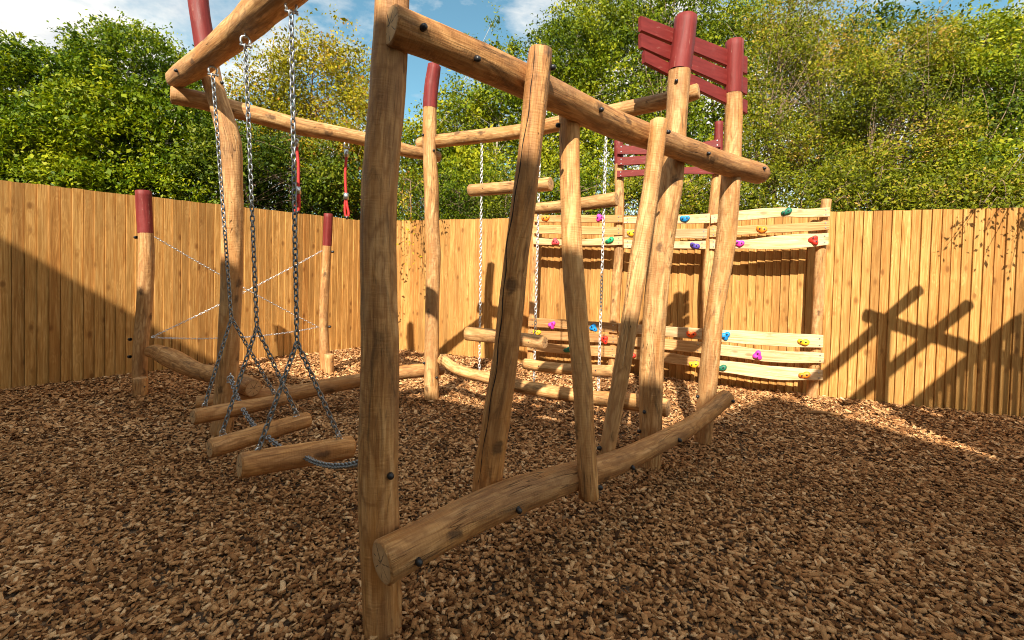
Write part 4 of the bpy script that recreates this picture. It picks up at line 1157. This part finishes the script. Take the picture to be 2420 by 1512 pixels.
tree('sycamore_tree', 'green sycamore behind the mid post with catkin like sprays', tb(1080, 11), [bl(1010, 360, 10.6, 80, 90), bl(1090, 310, 11, 110, 110), bl(1190, 260, 11.4, 80, 100), bl(1110, 430, 10.4, 130, 80), bl(1100, 140, 11.6, 16, 60, 0.25), bl(1172, 110, 11.6, 18, 65, 0.25), bl(1215, 150, 11.6, 20, 60, 0.25)], 2500, 13, 0.075, LM['syc'], M['palebark'], TG, 16, 3, 0.15, 0.04, 0.3, 80, tone=0.55)
tree('sycamore_tree', 'tall sycamore behind the middle of the frame', tb(1360, 11.5), [bl(1350, 130, 11.5, 100, 130), bl(1420, 60, 12, 120, 100), bl(1300, 260, 11.2, 110, 110), bl(1420, 250, 11.4, 110, 130), bl(1330, 400, 10.8, 130, 90)], 2900, 14, 0.075, LM['syc'], M['palebark'], TG, 17, 3, 0.15, 0.045, 0.3, 80, tone=0.5)
tree('sycamore_tree', 'tall green tree behind the high red boards', tb(1580, 11.2), [bl(1560, 110, 11.6, 130, 130), bl(1640, 40, 12, 120, 90), bl(1560, 300, 11.0, 120, 120), bl(1640, 420, 10.4, 120, 80)], 2500, 14, 0.075, LM['syc'], M['bark'], TG, 18, 3, 0.15, 0.045, 0.3, 110, tone=0.42)
tree('hawthorn_tree', 'brownish hawthorn with bare twigs right of the red boards', tb(1850, 9.6), [bl(1840, 200, 9.8, 120, 130), bl(1930, 110, 10.2, 120, 110), bl(1800, 350, 9.4, 110, 110), bl(1930, 340, 9.4, 130, 120), bl(1870, 30, 10.4, 120, 60)], 3200, 13, 0.05, LM['haw'], M['bark'], TG, 19, 5, 0.14, 0.04, 0.25, 190, tone=0.50)
tree('hawthorn_tree', 'loose hawthorn with pale branches above the right fence', tb(2080, 8.6), [bl(2060, 250, 8.8, 120, 120), bl(2140, 150, 9.2, 130, 110), bl(2060, 400, 8.2, 130, 90), bl(2190, 350, 8.4, 120, 120)], 3200, 13, 0.05, LM['haw'], M['bark'], TG, 20, 5, 0.14, 0.04, 0.25, 190, tone=0.40)
tree('sycamore_tree', 'bright green tree in the top right', tb(2300, 9.0), [bl(2290, 240, 9.0, 130, 120), bl(2380, 330, 8.6, 120, 120), bl(2330, 110, 9.6, 130, 70), bl(2290, 420, 8.0, 150, 70)], 2500, 14, 0.065, LM['syc'], M['bark'], TG, 21, 4, 0.14, 0.045, 0.3, 130, tone=0.46)
for i, (x, Y) in enumerate(((905, 9.9), (1010, 9.6), (1120, 9.1), (1240, 8.8), (1370, 8.4), (1500, 8.0), (1640, 7.7), (1790, 7.4), (1940, 7.1), (2090, 6.9), (2240, 6.6), (2390, 6.3))):
    UL = ('leafy underbrush close behind the fence corner', 'low leafy bush behind the mid post just above the fence', 'low bush behind the first chain of the log ladder', 'low bush behind the upper hanging log', 'low bush behind the small red boards of the climbing wall', 'low bush showing between the leaning poles', 'low bush behind the two tall right posts', 'twiggy bush above the right end of the climbing wall', 'twiggy bush just right of the climbing wall', 'twiggy bush above the middle of the right fence', 'twiggy bush above the fence shadow of the beams', 'twiggy bush at the far right end of the fence')[i]
    k = ('gold', 'syc', 'syc', 'haw', 'syc', 'haw', 'haw', 'haw', 'haw', 'haw', 'haw', 'haw')[i]
    tree('bush', UL, tb(x, Y), [bl(x - 40, 480, Y, 80, 60, 0.45), bl(x + 45, 455, Y + 0.2, 80, 70, 0.45), bl(x, 530, Y, 110, 40, 0.4)], 650, 12, 0.048, LM[k], M['bark'], 'underbrush behind the right fence', 90 + i, 3, 0.12, 0.022, 0.3, 45, 'bush', 0.42)
# farther row
for i, (x, Y, tx) in enumerate(((1120, 15, 'distant green tree showing through behind the mid post'), (1420, 16, 'distant green tree showing behind the middle of the frame'), (1740, 15, 'distant tree showing behind the right posts'), (2060, 14.5, 'distant dark tree showing behind the hawthorns'), (2400, 14, 'distant dark tree showing in the far right'), (560, 14, 'distant tree showing low behind the golden maple'), (120, 13, 'distant tree showing behind the far left shrub'))):
    hi = 75 if x > 2000 else 60 if x > 1300 else (330 if x > 300 else 300)
    blobs = [bl(x - 80, hi + 130, Y, 150, 150, 1.3), bl(x + 90, hi + 110, Y, 150, 150, 1.3), bl(x, hi + 300, Y, 220, 140, 1.3), bl(x + 20, hi + 20, Y + 0.8, 110, 80, 1.0)]
    tree('background_tree', tx, tb(x, Y), blobs, 1700, 12, 0.12, LM['dark'] if i % 2 else LM['syc'], M['bark'], 'second row of trees', 40 + i, 2, 0.25, 0.07, 0.35, 40, tone=0.45)
# sprays leaning over the fence into the yard (their shadows fall on the boards)
def spray_tree(label, pts, seed, lm):
    root = thing('overhanging_branch', label, 'branch', (pts[0][0], pts[0][1], 2.3), 'twigs hanging over the fence')
    r = np.random.default_rng(seed); V, Fc = [], []; C = []
    for (x, y, z), (x2, y2, z2) in [(pts[i], pts[i + 1]) for i in range(0, len(pts) - 1, 2)]:
        Q = catmull([(x, y, z), ((x + x2) / 2 + 0.05, (y + y2) / 2, max(z, z2) + 0.1), (x2, y2, z2)], 12)
        tube(V, Fc, Q, np.linspace(0.008, 0.002, 12), 5)
        for k in range(3, 12):
            for _ in range(5): C.append(Q[k] + r.normal(0, 0.05, 3))
    mesh_obj('twig', V, Fc, M['bark'], root, True)
    C = np.array(C); co, idx = leaf_quads(C, 0.05, seed)
    bulk_mesh('leaves', co, 4, 1, idx, np.repeat(r.uniform(0.3, 0.9, len(C)), 4), lm, root)
def fpt(x, y, t): # a point t metres up-sun of the right fence at a survey point
    p = at_plane(x, y, RF_N, RF_C - 0.03); return (p.x - LX * t, p.y - LY * t, p.z - LZ * t)
spray_tree('leafy twigs hanging over the fence corner behind the mid post', [fpt(935, 470, 0.25), fpt(955, 640, 0.55), fpt(965, 480, 0.25), fpt(1005, 700, 0.6), fpt(990, 480, 0.25), fpt(1055, 560, 0.6), fpt(940, 500, 0.2), fpt(985, 560, 0.5), fpt(930, 480, 0.25), fpt(945, 760, 0.6), fpt(960, 500, 0.2), fpt(1000, 640, 0.5)], 71, LM['gold'])
spray_tree('leafy twigs hanging over the far right end of the fence', [fpt(2420, 420, 0.3), fpt(2260, 560, 0.75), fpt(2440, 420, 0.3), fpt(2330, 540, 0.75), fpt(2450, 430, 0.3), fpt(2390, 640, 0.8), fpt(2460, 430, 0.3), fpt(2400, 560, 0.75), fpt(2460, 430, 0.3), fpt(2330, 600, 0.8), fpt(2440, 420, 0.3), fpt(2230, 590, 0.8)], 72, LM['syc'])
